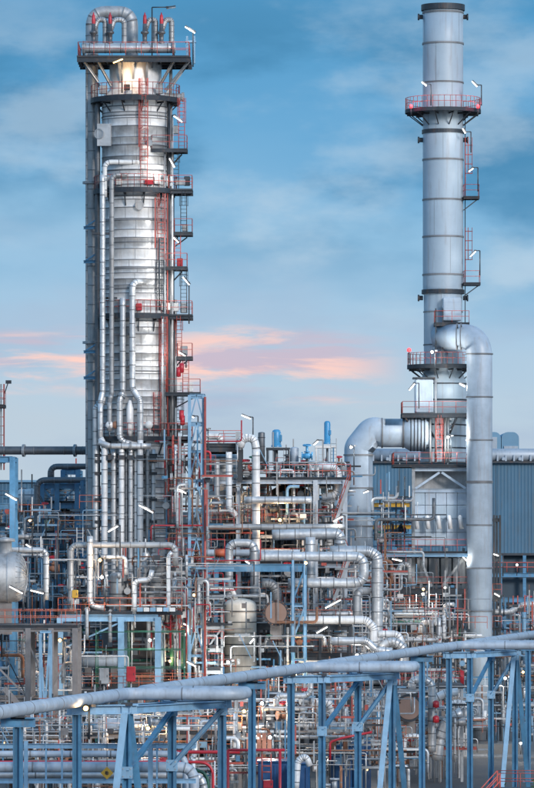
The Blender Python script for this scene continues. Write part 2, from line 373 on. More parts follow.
LAMPN = [0]
def lamp(x, y, Y, ang=-30, ln=1.5, label='', power=0, warm=False, pole=None, group='lit fluorescent lamps on the plant', kind='tube', lightoff=(0, -.5, 0)):
    """a lit tube lamp: bracket arm or pole down to what carries it"""
    p = W(x, y, Y); t = thing('tube_lamp' if kind == 'tube' else 'flood_lamp', label, 'lamp', p, group)
    d = Vector((math.cos(R(ang)), 0, math.sin(R(ang)))); m = MB()
    mt = 'galv' if 'unlit' in label else 'lamp_warm' if warm else 'lamp_white'
    if kind == 'tube':
        ln *= .66; m.rod(p - d * ln / 2, p + d * ln / 2, .052, 8); m.build('tube', mt, t)
        up = Vector((-d.z, 0, d.x)); h = MB(); h.beam(p - d * ln * .52 + up * .12, p + d * ln * .52 + up * .12, .2, .07, 'box'); h.build('housing', 'dark_steel', t)
    else:
        m.lathe([(0, 0), (.13, .02), (.13, .1), (0, .12)], p + Vector((0, -.12, 0)), (0, -1, -.15), 12); m.build('lens', mt, t)
        h = MB(); h.lathe([(.2, -.02), (.2, -.1), (.14, -.4), (0, -.42)], p + Vector((0, -.12, 0)), (0, -1, -.15), 12); h.build('housing', 'dark_steel', t)
    if pole is not None:
        px, py = pole; q = W(px, py, Y); b = MB(); up = Vector((0, 0, .12)); e = p + (d * ln * .4 if abs((p + d).x - q.x) < abs((p - d).x - q.x) else -d * ln * .4) + up
        q.z -= .9; b.rod(q + Vector((0, .15, 0)), Vector((q.x, q.y + .15, e.z)), .055, 6); b.rod(Vector((q.x, q.y + .15, e.z)), e + Vector((0, .08, 0)), .05, 6); b.box(e + Vector((0, .05, 0)), (.22, .16, .14)); b.build('pole', 'dark_steel', t)
    if power:
        power *= 1.9 if kind == 'flood' else 1.2
        li = bpy.data.lights.new('lamp_light', 'POINT'); li.energy = power; li.shadow_soft_size = .25; li.color = (1, .62, .30) if warm else (1, .95, .86)
        lo = bpy.data.objects.new('lamp_light', li); col.objects.link(lo); lo.parent = t; lo.location = lightoff
    return t

# ------------------------------------------------------------------ ground, road
g = MB(); g.add([(-6000, -200, 0), (6000, -200, 0), (6000, 12000, 0), (-6000, 12000, 0)], [(0, 1, 2, 3)]); struct(g.build('ground', 'soil'))
g = MB(); g.add([(-45, 300, .004), (45, 300, .004), (45, 520, .004), (-45, 520, .004)], [(0, 1, 2, 3)]); struct(g.build('concrete_apron', 'concrete'))
g = MB(); g.add([(8, 200, .008), (34, 200, .008), (34, 412, .008), (14.5, 412, .008), (11, 380, .008)], [(0, 1, 2, 3, 4)]); struct(g.build('road', 'asphalt'))
for a, b in (((10.7, 380), (14.2, 412)), ((14.2, 412.15), (34, 412.15)), ((7.8, 200), (10.7, 380))):
    k = MB(); k.beam((*a, .06), (*b, .06), .25, .13, 'box'); struct(k.build('kerb', 'concrete'))

# ------------------------------------------------------------------ far buildings
def corrugated(parent, x0, x1, Y, z0, z1, m, pitch=.42, dep=.02, bay=6.0):
    n = max(1, round((x1 - x0) / bay))
    for i in range(n):
        a, b = x0 + (x1 - x0) * i / n, x0 + (x1 - x0) * (i + 1) / n - .05
        k = max(2, int((b - a) / pitch)); P, fs = [], []
        for j in range(k):
            u = a + (b - a) * j / k; s_ = (b - a) / k
            for dx, dy in ((0, 0), (.35, 0), (.5, -dep), (.85, -dep)): P += [(u + dx * s_, Y + dy, z0), (u + dx * s_, Y + dy, z1)]
        P += [(b, Y, z0), (b, Y, z1)]
        for j in range(len(P) // 2 - 1): fs.append((2 * j, 2 * j + 2, 2 * j + 3, 2 * j + 1))
        mb = MB(); mb.add(P, fs); mb.build('wall_panel', m, parent)
Yb = 560.0
hall = thing('process_hall', 'long teal corrugated hall with round grey roof duct behind the tall grey stack', 'building', (22, Yb, 0))
X0, X1 = W(352, 0, Yb).x, W(640, 0, Yb).x; zt = W(0, 463, Yb).z; zo = W(0, 553, Yb).z
corrugated(hall, X0, X1, Yb, zo, zt, 'teal_sheet')
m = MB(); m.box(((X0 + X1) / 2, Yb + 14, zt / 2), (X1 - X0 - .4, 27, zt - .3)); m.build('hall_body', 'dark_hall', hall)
m = MB(); m.box(((X0 + X1) / 2, Yb - .25, zt + .12), (X1 - X0, .9, .22)); m.build('eaves_beam', 'dark_steel', hall)
m = MB(); m.box(((X0 + X1) / 2, Yb - .25, zo - .15), (X1 - X0, .9, .30)); m.build('sill_beam', 'dark_steel', hall)
zd = W(0, 455, Yb).z
m = MB(); m.sweep([(X0, Yb + .8, zd), (X1, Yb + .8, zd)], S(6.5, Yb), 20); m.build('roof_duct', 'roof_grey', hall)
m = MB(); m.box(((X0 + X1) / 2, Yb + 1.6, zt + .5), (X1 - X0, .3, .9)); m.build('vent_backing', 'dark_hall', hall)
x = X0 + .6; k = 0
while x < X1:
    m = MB(); m.box((x, Yb + .1, zt + .62), (.2, .5, .78)); 
    m.build('duct_bracket', 'roof_grey', hall)
    if k % 2: mm = MB(); mm.cbox((x + .75, Yb + .1, zt + .5), (.5, .4, .45), .08); mm.build('vent_cap', 'roof_grey', hall)
    x += 1.03; k += 1
# openings below the cladding: beams, railing, columns
for yy in (575, 600, 622):
    z = W(0, yy, Yb).z; m = MB(); m.beam((X0, Yb - 1.2, z), (X1, Yb - 1.2, z), .3, .5); m.build('floor_beam', 'blue_steel', hall)
for xx in range(380, 640, 24):
    X = W(xx, 0, Yb).x; m = MB(); m.beam((X, Yb - 1.0, 0), (X, Yb - 1.0, zo - .3), .4, .4); m.build('hall_column', 'blue_steel', hall)
q = rail_mesh([(X0, Yb - 1.3, W(0, 572, Yb).z), (X1, Yb - 1.3, W(0, 572, Yb).z)], h=1.2, r=.05); q.build('guard_rail', 'red_rail', hall)
pen = thing('roof_plant_room', 'pale blue plant room with round corners on the teal hall roof', 'building', W(505, 450, 640).xyz)
def rbox(mb, x0, x1, y0, y1, z0, z1, r=.9, n=5):
    ring = []
    for cx_, cz_, a in ((x1 - r, z1 - r, 0), (x0 + r, z1 - r, 90)):
        for i in range(n + 1): t = R(a + 90 * i / n); ring.append((cx_ + r * math.cos(t), cz_ + r * math.sin(t)))
    ring += [(x0, z0), (x1, z0)]; k = len(ring); P = [(a, y, b) for y in (y0, y1) for a, b in ring]
    mb.add(P, [tuple(range(k)), tuple(range(2 * k - 1, k - 1, -1))] + [(i, k + i, k + (i + 1) % k, (i + 1) % k) for i in range(k)])
for xa, xb in ((480, 501), (501.6, 519)):
    m = MB(); a, b = W(xa, 432, 640), W(xb, 456, 640); rbox(m, a.x, b.x, 640, 652, b.z - 1, a.z); m.build('room', 'far_blue', pen)
m = MB(); a, b = W(484, 437, 640), W(497, 452, 640); m.box(((a.x + b.x) / 2, 639.9, (a.z + b.z) / 2), (b.x - a.x, .16, a.z - b.z)); m.build('louvre', 'roof_grey', pen)
m = MB(); a, b = W(504, 446, 640), W(518, 450, 640); m.box(((a.x + b.x) / 2, 639.9, (a.z + b.z) / 2), (b.x - a.x, .16, a.z - b.z)); m.build('louvre', 'roof_grey', pen)

Ys = 520.0
shed = thing('corrugated_shed', 'teal corrugated shed rising behind the blue steel pipe frames', 'building', (-26, Ys, 0))
a, b = W(-60, 482, Ys), W(96, 482, Ys)
corrugated(shed, a.x, b.x, Ys, 0, a.z, 'teal_sheet', bay=7)
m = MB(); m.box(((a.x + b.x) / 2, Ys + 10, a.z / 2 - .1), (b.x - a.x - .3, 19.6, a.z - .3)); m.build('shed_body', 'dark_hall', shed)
m = MB(); m.box(((a.x + b.x) / 2, Ys - .1, a.z + .1), (b.x - a.x + .3, .6, .25)); m.build('ridge_flashing', 'far_blue', shed)
Yc = 600.0
hall2 = thing('low_dark_hall', 'low dark hall closing the gap behind the central process structure', 'building', (-2, Yc, 0))
a, b = W(80, 512, Yc), W(372, 512, Yc)
corrugated(hall2, a.x, b.x, Yc, 0, a.z, 'dark_hall', bay=8)
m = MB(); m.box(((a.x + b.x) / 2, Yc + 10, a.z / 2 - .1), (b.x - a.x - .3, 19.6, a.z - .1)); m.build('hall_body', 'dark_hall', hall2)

# ------------------------------------------------------------------ main distillation column
YC = 380.0; cc = W(135.5, 0, YC); ccx, ccy = cc.x, YC; RC = S(33.5, YC)
def zc(py): return W(0, py, YC).z
def xc(px): return W(px, 0, YC).x
colm = thing('distillation_column', 'tall silver cladded distillation column ringed by platforms and red ladders', 'column', (ccx, ccy, 0))
def shell_part(name, r, z0, z1, m, lip=.02, seg=56):
    b = MB(); b.lathe([(r, z0), (r, z1 - .10), (r + lip, z1 - .09), (r + lip, z1), (r - .02, z1 + .01)], (ccx, ccy, 0), (0, 0, 1), seg)
    if name == 'cladding_band':
        b.m1.update(range(2 * seg, 3 * seg)); a_ = rnd.uniform(0, 40)
        for k in range(9):
            t = R(a_ + k * 40); w2 = .018 / r; f0 = len(b.f); b.m1.add(f0); q_ = r + .006
            b.add([(ccx + q_ * math.cos(t + sg * w2), ccy + q_ * math.sin(t + sg * w2), zz_) for sg, zz_ in ((-1, z0), (1, z0), (1, z1 - .1), (-1, z1 - .1))], [(0, 1, 2, 3)])
    return b.build(name, m, colm)
shell_part('skirt', RC + .02, 0, zc(600), 'post_grey')
yb_ = [600, 586, 572, 558, 545]
while yb_[-1] > 100: yb_.append(yb_[-1] - rnd.choice([6, 7, 8, 11]))
yb_[-1] = 97
for y0, y1 in zip(yb_, yb_[1:]):
    shell_part('cladding_band', RC + rnd.uniform(-.012, .012), zc(y0), zc(y1), rnd.choice(['alu_bright', 'alu_bright', 'alu']))
for yy in (118, 147, 172, 198, 222, 244, 270, 290, 335, 372, 410, 455, 500):          # strapping
    b = MB(); b.lathe([(RC + .02, -.05), (RC + .055, -.05), (RC + .055, .05), (RC + .02, .05)], (ccx, ccy, zc(yy)), (0, 0, 1), 56); b.build('strap', 'seam', colm)
b = MB(); b.lathe([(RC, zc(97)), (RC * .93, zc(95)), (S(26, YC), zc(90)), (S(26, YC), zc(62)), (S(24, YC), zc(58)), (0, zc(57))], (ccx, ccy, 0), (0, 0, 1), 56); b.build('top_shell', 'alu_bright', colm)
# round platforms
round_platform(colm, (ccx, ccy, zc(99)), RC - .3, S(45, YC), 150, 385, brk=8)
round_platform(colm, (ccx, ccy, zc(190)), RC + .02, S(42, YC), 0, 360, brk=12, ext=(S(28, YC), S(57.5, YC), -1.9, 1.3))
round_platform(colm, (ccx, ccy, zc(315)), RC + .02, S(41, YC), -150, 90, brk=9, ext=(S(28, YC), S(57.5, YC), -1.9, 1.3))
round_platform(colm, (ccx, ccy, zc(437)), RC + .02, S(43, YC), 0, 360, brk=12, ext=(S(28, YC), S(57.5, YC), -1.9, 1.3))
for (xa, xb, yy, ya, yb2, br) in ((152, 188, 151, -2.6, -.6, 1), (174, 193, 233, -1.6, .4, 1), (166, 188, 268, -2.4, -.4, 1), (177, 193, 357, -1.6, .4, 1), (166, 201, 393, -2.4, -.2, 1)):
    pl = rect_platform(colm, xc(xa), xc(xb), ccy + ya, ccy + yb2, zc(yy), 'FRL', t=.26)
    for xx in (xc(xa) + .3, xc(xb) - .5):
        b = MB(); b.beam((xx, ccy + yb2 - .1, zc(yy) - .35), (min(xx, ccx + RC - .1) , ccy - .2, zc(yy) - 1.6), .1, .1, 'box'); b.build('bracket', 'dark_steel', pl)
# top deck with header and relief valves
ztop = zc(59)
m = MB(); m.box((ccx - .1, ccy, ztop - .1), (S(112, YC), 6.2, .14))
for yy in (-3.0, -1.0, 1.0, 3.0): m.beam((ccx - S(57, YC), ccy + yy, ztop - .38), (ccx + S(56, YC), ccy + yy, ztop - .38), .16, .4)
for k in range(9):
    xx = ccx - S(54, YC) + k * S(13.3, YC); m.beam((xx, ccy - 2.9, ztop - .36), (xx, ccy + 2.9, ztop - .36), .12, .34)
tdeck = m.build('top_platform', 'deck', colm)
xa, xb = ccx - S(56, YC), ccx + S(54, YC)
q = rail_mesh([(xa, ccy + 3.0, ztop), (xa, ccy - 3.0, ztop), (xb, ccy - 3.0, ztop), (xb, ccy + 3.0, ztop), (xa, ccy + 3.0, ztop)]); q.build('guard_rail', 'red_rail', tdeck)
for k, (x0, y0, x1, y1, dy) in enumerate(((84, 63, 99, 84, -2.4), (98, 63, 112, 88, -2.2), (175, 63, 160, 88, -2.4), (190, 63, 166, 92, -2), (84, 63, 104, 92, 2), (186, 63, 166, 92, 2), (120, 63, 122, 84, -2.6), (148, 63, 147, 88, -2.6), (134, 63, 134, 90, -2.6))):
    p0, p1 = Vector((xc(x0), ccy + dy, zc(y0))), Vector((xc(x1), ccy + dy * .72, zc(y1)))
    b = MB(); b.beam(p0, p1, .2, .2); b.build('strut', 'galv', tdeck)
b = MB()
for sx in (-.6, .6): b.box((xc(191) + sx * .5, ccy - 1.5, zc(52)), (.18, .5, 2.3))
b.box((xc(191), ccy - 1.5, zc(45) + .1), (.9, .6, .18)); b.build('pipe_portal', 'blue_pale', tdeck)
# ladders (own part each)
for px, y0, y1, dy, r_ in ((145, 190, 82, -RC - .25, 'red_rail'), (162, 262, 196, -RC * .86, 'red_rail'), (161, 312, 262, -RC * .86, 'dark_steel'), (164, 393, 318, -RC * .8, 'red_rail'), (158, 433, 393, -RC * .86, 'red_rail')):
    q = ladder_mesh((xc(px), ccy + dy, zc(y0)), zc(y1), wd=.55); q.build('ladder', r_, colm)
b = MB(); b.beam((xc(140), ccy - RC - .25, zc(150)), (xc(140), ccy - RC - .25, zc(82)), .1, .1, 'box'); b.build('ladder_rail', 'red_rail', colm)
# manholes and nozzles
b = MB(); b.box((xc(105), ccy - RC * .62, zc(137)), (S(14, YC), .7, S(22, YC))); bx_ = b.build('inspection_box', 'galv', colm)
b = MB(); b.lathe([(0, 0), (S(5.2, YC), .0), (S(5.2, YC), .07), (S(4.2, YC), .07), (S(4.2, YC), .02), (0, .02)], (xc(100), ccy - RC * .62 - .35, zc(136)), (-.35, -1, 0), 20, smooth=False); b.build('round_cover', 'alu_dull', bx_)
b = MB(); b.lathe([(0, 0), (S(4.5, YC), 0), (S(3.4, YC), 1.7), (S(4.6, YC), 1.7), (S(4.6, YC), 1.9), (0, 1.9)], (ccx + RC - .6, ccy - .6, zc(98)), (1, -.1, 0), 18, smooth=False); b.build('nozzle', 'alu_dull', colm)
for px, py in ((140, 208), (148, 470)):
    dx = xc(px) - ccx; dy = -math.sqrt(max(.1, RC ** 2 - dx * dx)); d = Vector((dx, dy, 0)).normalized()
    b = MB(); b.lathe([(.25, -.1), (.25, .18), (.38, .18), (.38, .3), (.3, .3), (.3, .26), (0, .26)], (ccx + dx, ccy + dy, zc(py)), d, 14, smooth=False); b.build('manway', 'alu_dull', colm)
# conduit and thin risers clipped to the shell on the right
for px, r_, y0, y1, mm in ((171, .14, 600, 62, 'alu_dull'), (167.5, .08, 600, 99, 'dark_steel'), (174, .05, 600, 190, 'dark_steel')):
    b = MB(); b.rod((xc(px), ccy - .8, zc(y0)), (xc(px), ccy - .8, zc(y1)), r_, 8); b.build('riser', mm, colm)

for px, y0, y1, dy in ((182, 151, 100, -1.6), (176, 190, 152, -1.5), (184, 233, 192, -1.2), (178, 268, 234, -1.4), (184, 313, 270, -1.2), (179, 357, 317, -1.3), (186, 393, 358, -1.2), (180, 437, 394, -1.3)):
    q = ladder_mesh((xc(px), ccy + dy, zc(y0)), zc(y1), wd=.5); q.build('ladder', 'red_rail' if px % 4 else 'dark_steel', colm)
for px, y0, y1, r_, mm, dy in ((169.5, 600, 100, .1, 'dark_steel', -1.7), (172.8, 437, 120, .09, 'alu', -1.6), (176, 437, 300, .11, 'alu_dull', -1.0), (165.5, 520, 150, .07, 'galv', -2.2), (163, 437, 318, .12, 'alu', -2.4), (160, 312, 240, .06, 'dark_steel', -2.5), (156, 250, 200, .06, 'red_rail', -2.7), (168, 437, 190, .05, 'red_rail', -2.0)):
    b = MB(); b.rod((xc(px), ccy + dy, zc(y0)), (xc(px), ccy + dy, zc(y1)), r_, 8); b.build('riser', mm, colm)
for px, py, sx, sz in ((176, 132, .5, .7), (180, 184, .9, .5), (187, 182, .5, .8), (170, 184, .6, .9), (158, 184, .5, .6), (150, 186, .7, .4), (184, 309, .6, .9), (176, 309, .5, .7), (166, 309, .8, .6), (180, 264, .5, .7), (185, 229, .5, .6), (184, 352, .6, .8), (190, 388, .5, .8), (178, 388, .7, .7), (186, 431, .6, .8), (176, 430, .8, .6), (166, 430, .5, .9), (157, 430, .7, .5), (120, 185, .5, .6), (108, 185, .6, .8), (140, 310, .5, .6), (150, 147, .5, .5), (104, 93, .7, .7), (128, 92, .5, .5), (160, 93, .6, .8)):
    b = MB(); b.cbox((xc(px), ccy - 3.0 + (abs(px - 136) / 33.0) ** 2 * 1.4, zc(py) + .1), (sx, .35, sz), .04); b.build('instrument_box', rnd.choice(['dark_steel', 'galv', 'alu_dull', 'red', 'white']), colm)
# overhead vapour line and relief piping
def cp(l): return [Vector((xc(x), ccy + dy, zc(y))) for x, y, dy in l]
pipe(cp([(131.5, 57, .9), (131.5, 11, .9), (91.5, 11, .9), (91.5, 545, .9)]), S(6.3, YC), 'alu_dull', 'thick grey overhead vapour pipe arching over the column top and down its side', seam=1.6, bend=S(14, YC), seg=18, fl=[(2, .1), (2, .32), (2, .62)])
pipe(cp([(83, 51, -2.2), (176, 51, -2.2)]), S(5, YC), 'alu', 'horizontal silver relief header along the column top deck', seam=1.2, seg=16, name='relief_header', fl=[(0, .02), (0, .98)])
for i, (px, hx, col_) in enumerate(((94.5, 106, 0), (111, 125, 0), (145.5, 156, 0), (162, 172, 0))):
    v = thing('relief_valve', ['red capped relief valve standing beside the vapour pipe arch end', 'red capped relief valve between the arch legs on the top deck', 'red capped relief valve by the lamp arm on the top deck', 'red capped relief valve next to the header end on the top deck'][i], 'valve', Vector((xc(px), ccy - 2.2, zc(46.5))), 'relief valves on the column top')
    o_ = Vector((xc(px), ccy - 2.2, zc(47)))
    b = MB(); b.lathe([(S(3.2, YC), 0), (S(3.2, YC), .2), (S(2.2, YC), .25), (S(2.4, YC), .8), (S(4, YC), .9), (S(4, YC), 1.05), (S(2.2, YC), 1.1), (S(2, YC), 1.7), (0, 1.75)], o_, (0, 0, 1), 14); b.build('valve_body', 'alu_dark', v)
    b = MB(); b.lathe([(S(1.8, YC), 1.7), (S(1.9, YC), 2.0), (S(1.6, YC), 2.4), (S(.7, YC), 2.5), (S(.5, YC), 2.65), (0, 2.65)], o_, (0, 0, 1), 12); b.build('bonnet', 'red', v)
    b = pipe_mesh([o_ + Vector((.0, .15, 1.1)), o_ + Vector((S(4, YC), .35, 2.1)), o_ + Vector((xc(hx) - xc(px), .5, 2.1)), o_ + Vector((xc(hx) - xc(px), .5, -.2))], S(2.7, YC), S(5, YC), .5, 12); b.build('discharge_elbow', 'alu_dull', v)
# long front risers
for i, (lst, r_, mt, lab) in enumerate((
  ([(104, 178, -3.2), (104, 393, -3.2), (102, 403, -3.5), (102, 440, -3.5)], 2.7, 'alu', 'silver riser with white elbow hugging the column edge from the ring platform'),
  ([(140, 165, -2.7), (106, 165, -3.1), (106, 200, -3.1)], 2.4, 'white', 'short white elbow pipe bending off the column above the ring platform'),
  ([(128, 178, -3.0), (113, 178, -3.2), (113, 395, -3.2), (111, 402, -3.4), (111, 432, -3.4)], 2.4, 'alu_dull', 'thin dull riser second from the column edge'),
  ([(124, 300, -3.3), (124, 393, -3.3), (121, 402, -3.6), (121, 442, -3.6), (138, 446, -3.6)], 3.0, 'alu', 'silver riser starting at the middle platform with an offset'),
  ([(146, 284, -2.6), (133.5, 284, -3.3), (133.5, 390, -3.3), (141.5, 402, -3.6), (141.5, 441, -3.6)], 3.1, 'alu', 'silver riser with elbow nozzle leaving the column over the middle platform'),
  ([(97, 602, -2.9), (97, 408, -2.9), (104, 404, -2.9), (104, 398, -2.9)], 3.0, 'alu', 'silver pipe with elbow inlet along the dark vapour pipe'),
  ([(102, 439, -3.5), (106, 447, -3.5), (106, 604, -3.5)], 3.1, 'alu_bright', 'silver downcomer under the lower ring platform nearest the vapour pipe'),
  ([(100, 443, -3.9), (112, 447, -3.9), (152, 447, -3.9)], 2.8, 'alu', 'horizontal silver header just under the lower ring platform'),
  ([(115, 450, -3.0), (115, 604, -3.0)], 3.2, 'alu', 'broad downcomer set back beneath the lower ring platform'),
  ([(123, 447, -3.6), (123, 604, -3.6)], 2.8, 'alu_bright', 'slim silver downcomer with dark clamps beneath the header'),
  ([(132, 447, -3.5), (132, 604, -3.5)], 2.4, 'alu', 'slim silver grey downcomer between two silver downcomers'),
  ([(127.6, 452, -3.15), (127.6, 600, -3.15)], 1.6, 'galv', 'very thin galvanised downcomer tucked behind the clamped one'),
  ([(137, 452, -3.2), (137, 600, -3.2)], 1.8, 'alu_bright', 'very thin bright downcomer tucked beside the offset riser'),
  ([(141.5, 441, -3.6), (141.5, 604, -3.6)], 3.0, 'alu_bright', 'silver downcomer continuing the offset riser'),
  ([(148.5, 450, -3.2), (148.5, 604, -3.2)], 2.0, 'alu_dull', 'thin dull downcomer beside the bare column cladding'),
  ([(154, 450, -2.9), (154, 600, -2.9)], 2.3, 'alu', 'outermost thin silver downcomer in front of bare column cladding'),
  ([(86.5, 40, .6), (86.5, 540, .6)], 1.3, 'alu_dull', 'thin conduit outside the thick vapour pipe'),
  ([(98, 100, -.8), (98, 545, -.8)], 2.6, 'alu_dark', 'dark steam pipe squeezed between vapour pipe and column'))):
    pipe(cp(lst), S(r_, YC), mt, lab, 'risers and downcomers on the tall column', seam=1.1, fl=[(1, .5)] if len(lst) > 2 and i % 2 else [])
# pipe guides
for yy in (228, 262, 352, 378):
    g_ = MB(); g_.beam((xc(84), ccy - .2, zc(yy)), (xc(104), ccy - .9, zc(yy)), .25, .25); g_.beam((xc(84), ccy - .2, zc(yy)), (xc(100), ccy - .6, zc(yy - 10)), .12, .12, 'box'); g_.build('pipe_guide', 'blue_steel', colm)
for yy in (456, 462, 474, 500, 522):
    g_ = MB(); g_.beam((xc(96), ccy - 3.15, zc(yy)), (xc(158), ccy - 3.15, zc(yy)), .18, .25); g_.build('pipe_guide', 'dark_steel', colm)
for px in (112, 123, 132, 141, 154):
    g_ = MB(); g_.box((xc(px), ccy - 3.7, zc(458)), (.55, .5, .35)); g_.build('pipe_clamp', 'dark_steel', colm)
for px, py in ((99, 236), (109, 236), (118, 336), (129, 336), (104, 300), (113, 300), (128, 368), (104, 368)):
    g_ = MB(); g_.box((xc(px), ccy - 3.0, zc(py)), (.9, .5, .16)); g_.build('pipe_clamp', 'dark_steel', colm)
# column lower dome-shaped small drum
d_ = thing('slim_drum', 'slim bright drum with pointed ends standing on the lower ring platform', 'vessel', Vector((xc(131), ccy - 3.2, zc(436))))
b = MB(); b.lathe([(0, zc(437)), (S(2, YC), zc(437)), (S(3.6, YC), zc(430)), (S(3.6, YC), zc(410)), (S(1.6, YC), zc(402)), (0, zc(401))], (xc(131), ccy - 3.1, 0), (0, 0, 1), 18); b.build('drum_shell', 'alu_bright', d_)
for k, (px, lab) in enumerate(((111, 'round faced level gauge beside the slim drum'), (117, 'red banded instrument pot on the lower ring platform'), (150, 'small control box fixed to the lower ring platform rail'))):
    t = thing('instrument', lab, 'instrument', Vector((xc(px), ccy - 3.4, zc(436))))
    b = MB(); b.rod((xc(px), ccy - 3.4, zc(436)), (xc(px), ccy - 3.4, zc(427)), .06, 6); b.build('stand', 'galv', t)
    b = MB(); b.lathe([(0, -.15), (.32, -.15), (.32, .12), (0, .15)], (xc(px), ccy - 3.45, zc(426)), (0, -1, 0), 14); b.build('head', ['alu_bright', 'rust', 'white'][k], t)

# ------------------------------------------------------------------ stair tower on the column's flank
st = thing('stair_tower', 'pale blue braced steel ladder tower with red landings against the tall column', 'tower', Vector((xc(194), 374, 0)), None)
ya, yb2 = 371.5, 377.5
xl, xr = W(180, 0, 374).x, W(204, 0, 374).x
def z374(py): return W(0, py, 374).z
for xx in (xl, W(190, 0, 374).x, xr):
    for yy in (ya, yb2):
        if yy == yb2 and xx != xr and xx != xl: continue
        member(st, (xx, yy, 0), (xx, yy, z374(396 if xx > xl + .2 else 437)), .26, .26, 'blue_pale' if xx > xl + .1 else 'galv', 'post')
lv = [396, 424, 452, 481, 510, 539, 568, 597, 626, 655]
for i, a in enumerate(lv):
    z = z374(a)
    for yy in (ya, yb2): member(st, (W(190, 0, 374).x, yy, z), (xr, yy, z), .2, .22, 'blue_pale', 'beam')
    member(st, (xr, ya, z), (xr, yb2, z), .2, .22, 'blue_pale', 'beam')
    if i + 1 < len(lv):
        z2 = z374(lv[i + 1]); xm = (W(190, 0, 374).x + xr) / 2
        member(st, (xm, ya, z), (W(190, 0, 374).x, ya, z2), .12, .12, 'blue_pale', 'brace', 'box'); member(st, (xm, ya, z), (xr, ya, z2), .12, .12, 'blue_pale', 'brace', 'box')
for i, yy in enumerate((437, 462, 492, 523, 551, 578, 606)):
    rect_platform(st, W(168, 0, 374).x, W(189, 0, 374).x, ya, yb2 - 2, z374(yy), 'FRL', rail='red_rail')
    q = ladder_mesh((W(176 + 4 * (i % 2), 0, 374).x, ya - .3, z374(yy + 27)), z374(yy), cage=True, wd=.5); q.build('ladder', 'red_rail', st)
b = MB(); b.rod((W(205.5, 0, 374).x, ya - .4, 0), (W(205.5, 0, 374).x, ya - .4, z374(398)), .1, 8); b.build('dry_riser', 'red_rail', st)
for xx, yy in ((182, 415), (182, 368), (183, 420), (179, 372)):
    b = MB(); b.lathe([(0, 0), (.2, .05), (.2, .8), (0, .85)], (W(xx, 0, 374).x, ya + .5, z374(yy) - .5), (0, 0, 1), 12); b.build('hose_drum', 'red', st)

# ------------------------------------------------------------------ chimney stack
YS = 430.0; sx_, sy_ = W(443, 0, YS).x, YS
def zs(py): return W(0, py, YS).z
def xs(px): return W(px, 0, YS).x
stk = thing('chimney_stack', 'tall pale grey steel chimney stack with red railed aviation light platform', 'chimney', (sx_, sy_, 0))
def ring(parent, r, z, h, m='dark_steel', d=.14, name='flange_ring', c_=None, seg=48):
    c_ = c_ or (sx_, sy_); b = MB(); b.lathe([(r - .03, z - h / 2), (r + d, z - h / 2), (r + d, z + h / 2), (r - .03, z + h / 2)], (c_[0], c_[1], 0), (0, 0, 1), seg, smooth=False); return b.build(name, m, parent)
sec = [5.5, 44, 83, 112, 132, 160, 200, 237, 275, 292, 312, 345, 372]
rr = S(20.2, YS)
for i, (a, b_) in enumerate(zip(sec, sec[1:])):
    b = MB(); r0 = rr if a < 292 else S(19.2, YS); b.lathe([(r0, zs(b_)), (r0, zs(a))] if i else [(r0, zs(b_)), (r0, zs(a)), (r0 - .12, zs(a)), (r0 - .12, zs(b_))], (sx_, sy_, 0), (0, 0, 1), 56)
    for k in range(3):
        t = R(i * 47 + k * 120 + 200); w2 = .014 / r0; b.m1.add(len(b.f)); b.add([(sx_ + (r0 + .006) * math.cos(t + sg * w2), sy_ + (r0 + .006) * math.sin(t + sg * w2), zz_) for sg, zz_ in ((-1, zs(b_)), (1, zs(b_)), (1, zs(a)), (-1, zs(a)))], [(0, 1, 2, 3)])
    b.build('stack_section', 'stack_grey', stk)
ring(stk, rr, zs(8), .55, d=.16)
for y_, h, d in ((13, .2, .1), (44, .2, .12), (83, .18, .1), (132, .45, .16), (160, .2, .1), (200, .2, .1), (237, .2, .1), (275, .2, .1), (292, .5, .2), (312, .14, .08), (345, .14, .08)): ring(stk, rr - (.08 if y_ > 293 else 0), zs(y_), h * .8, 'dark_steel' if h > .4 else 'seam', d=d * .6)
for y_ in (17, 140, 298):                                        # lifting trunnions
    for s_ in (-1, 1):
        b = MB(); b.lathe([(.22, 0), (.22, .35), (.32, .35), (.32, .5), (0, .5)], (sx_ + s_ * (rr - .02), sy_, zs(y_)), (s_, 0, 0), 12); b.build('trunnion', 'dark_steel', stk)
round_platform(stk, (sx_, sy_, zs(110)), rr + .02, S(38, YS), 0, 360, brk=12, t=.35)
for y_, xa_, xb_ in ((197, 463, 479), (283, 463, 480)):
    pl = rect_platform(stk, xs(xa_), xs(xb_), sy_ - 1.3, sy_ + .5, zs(y_), 'FRL')
    b = MB(); b.beam((xs(xb_ - 2), sy_ - .9, zs(y_) - .3), (xs(463), sy_ - .9, zs(y_ + 14)), .1, .1, 'box'); b.build('bracket', 'dark_steel', pl)
for y0, y1, mt in ((197, 138, 'red_rail'), (197, 112, 'dark_steel'), (283, 228, 'red_rail'), (283, 200, 'dark_steel'), (345, 286, 'dark_steel')):
    q = ladder_mesh((xs(465), sy_ - .6 + (.3 if mt == 'dark_steel' else 0), zs(y0)), zs(y1), face=(1, 0), wd=.5, cage=mt == 'red_rail'); q.build('ladder', mt, stk)
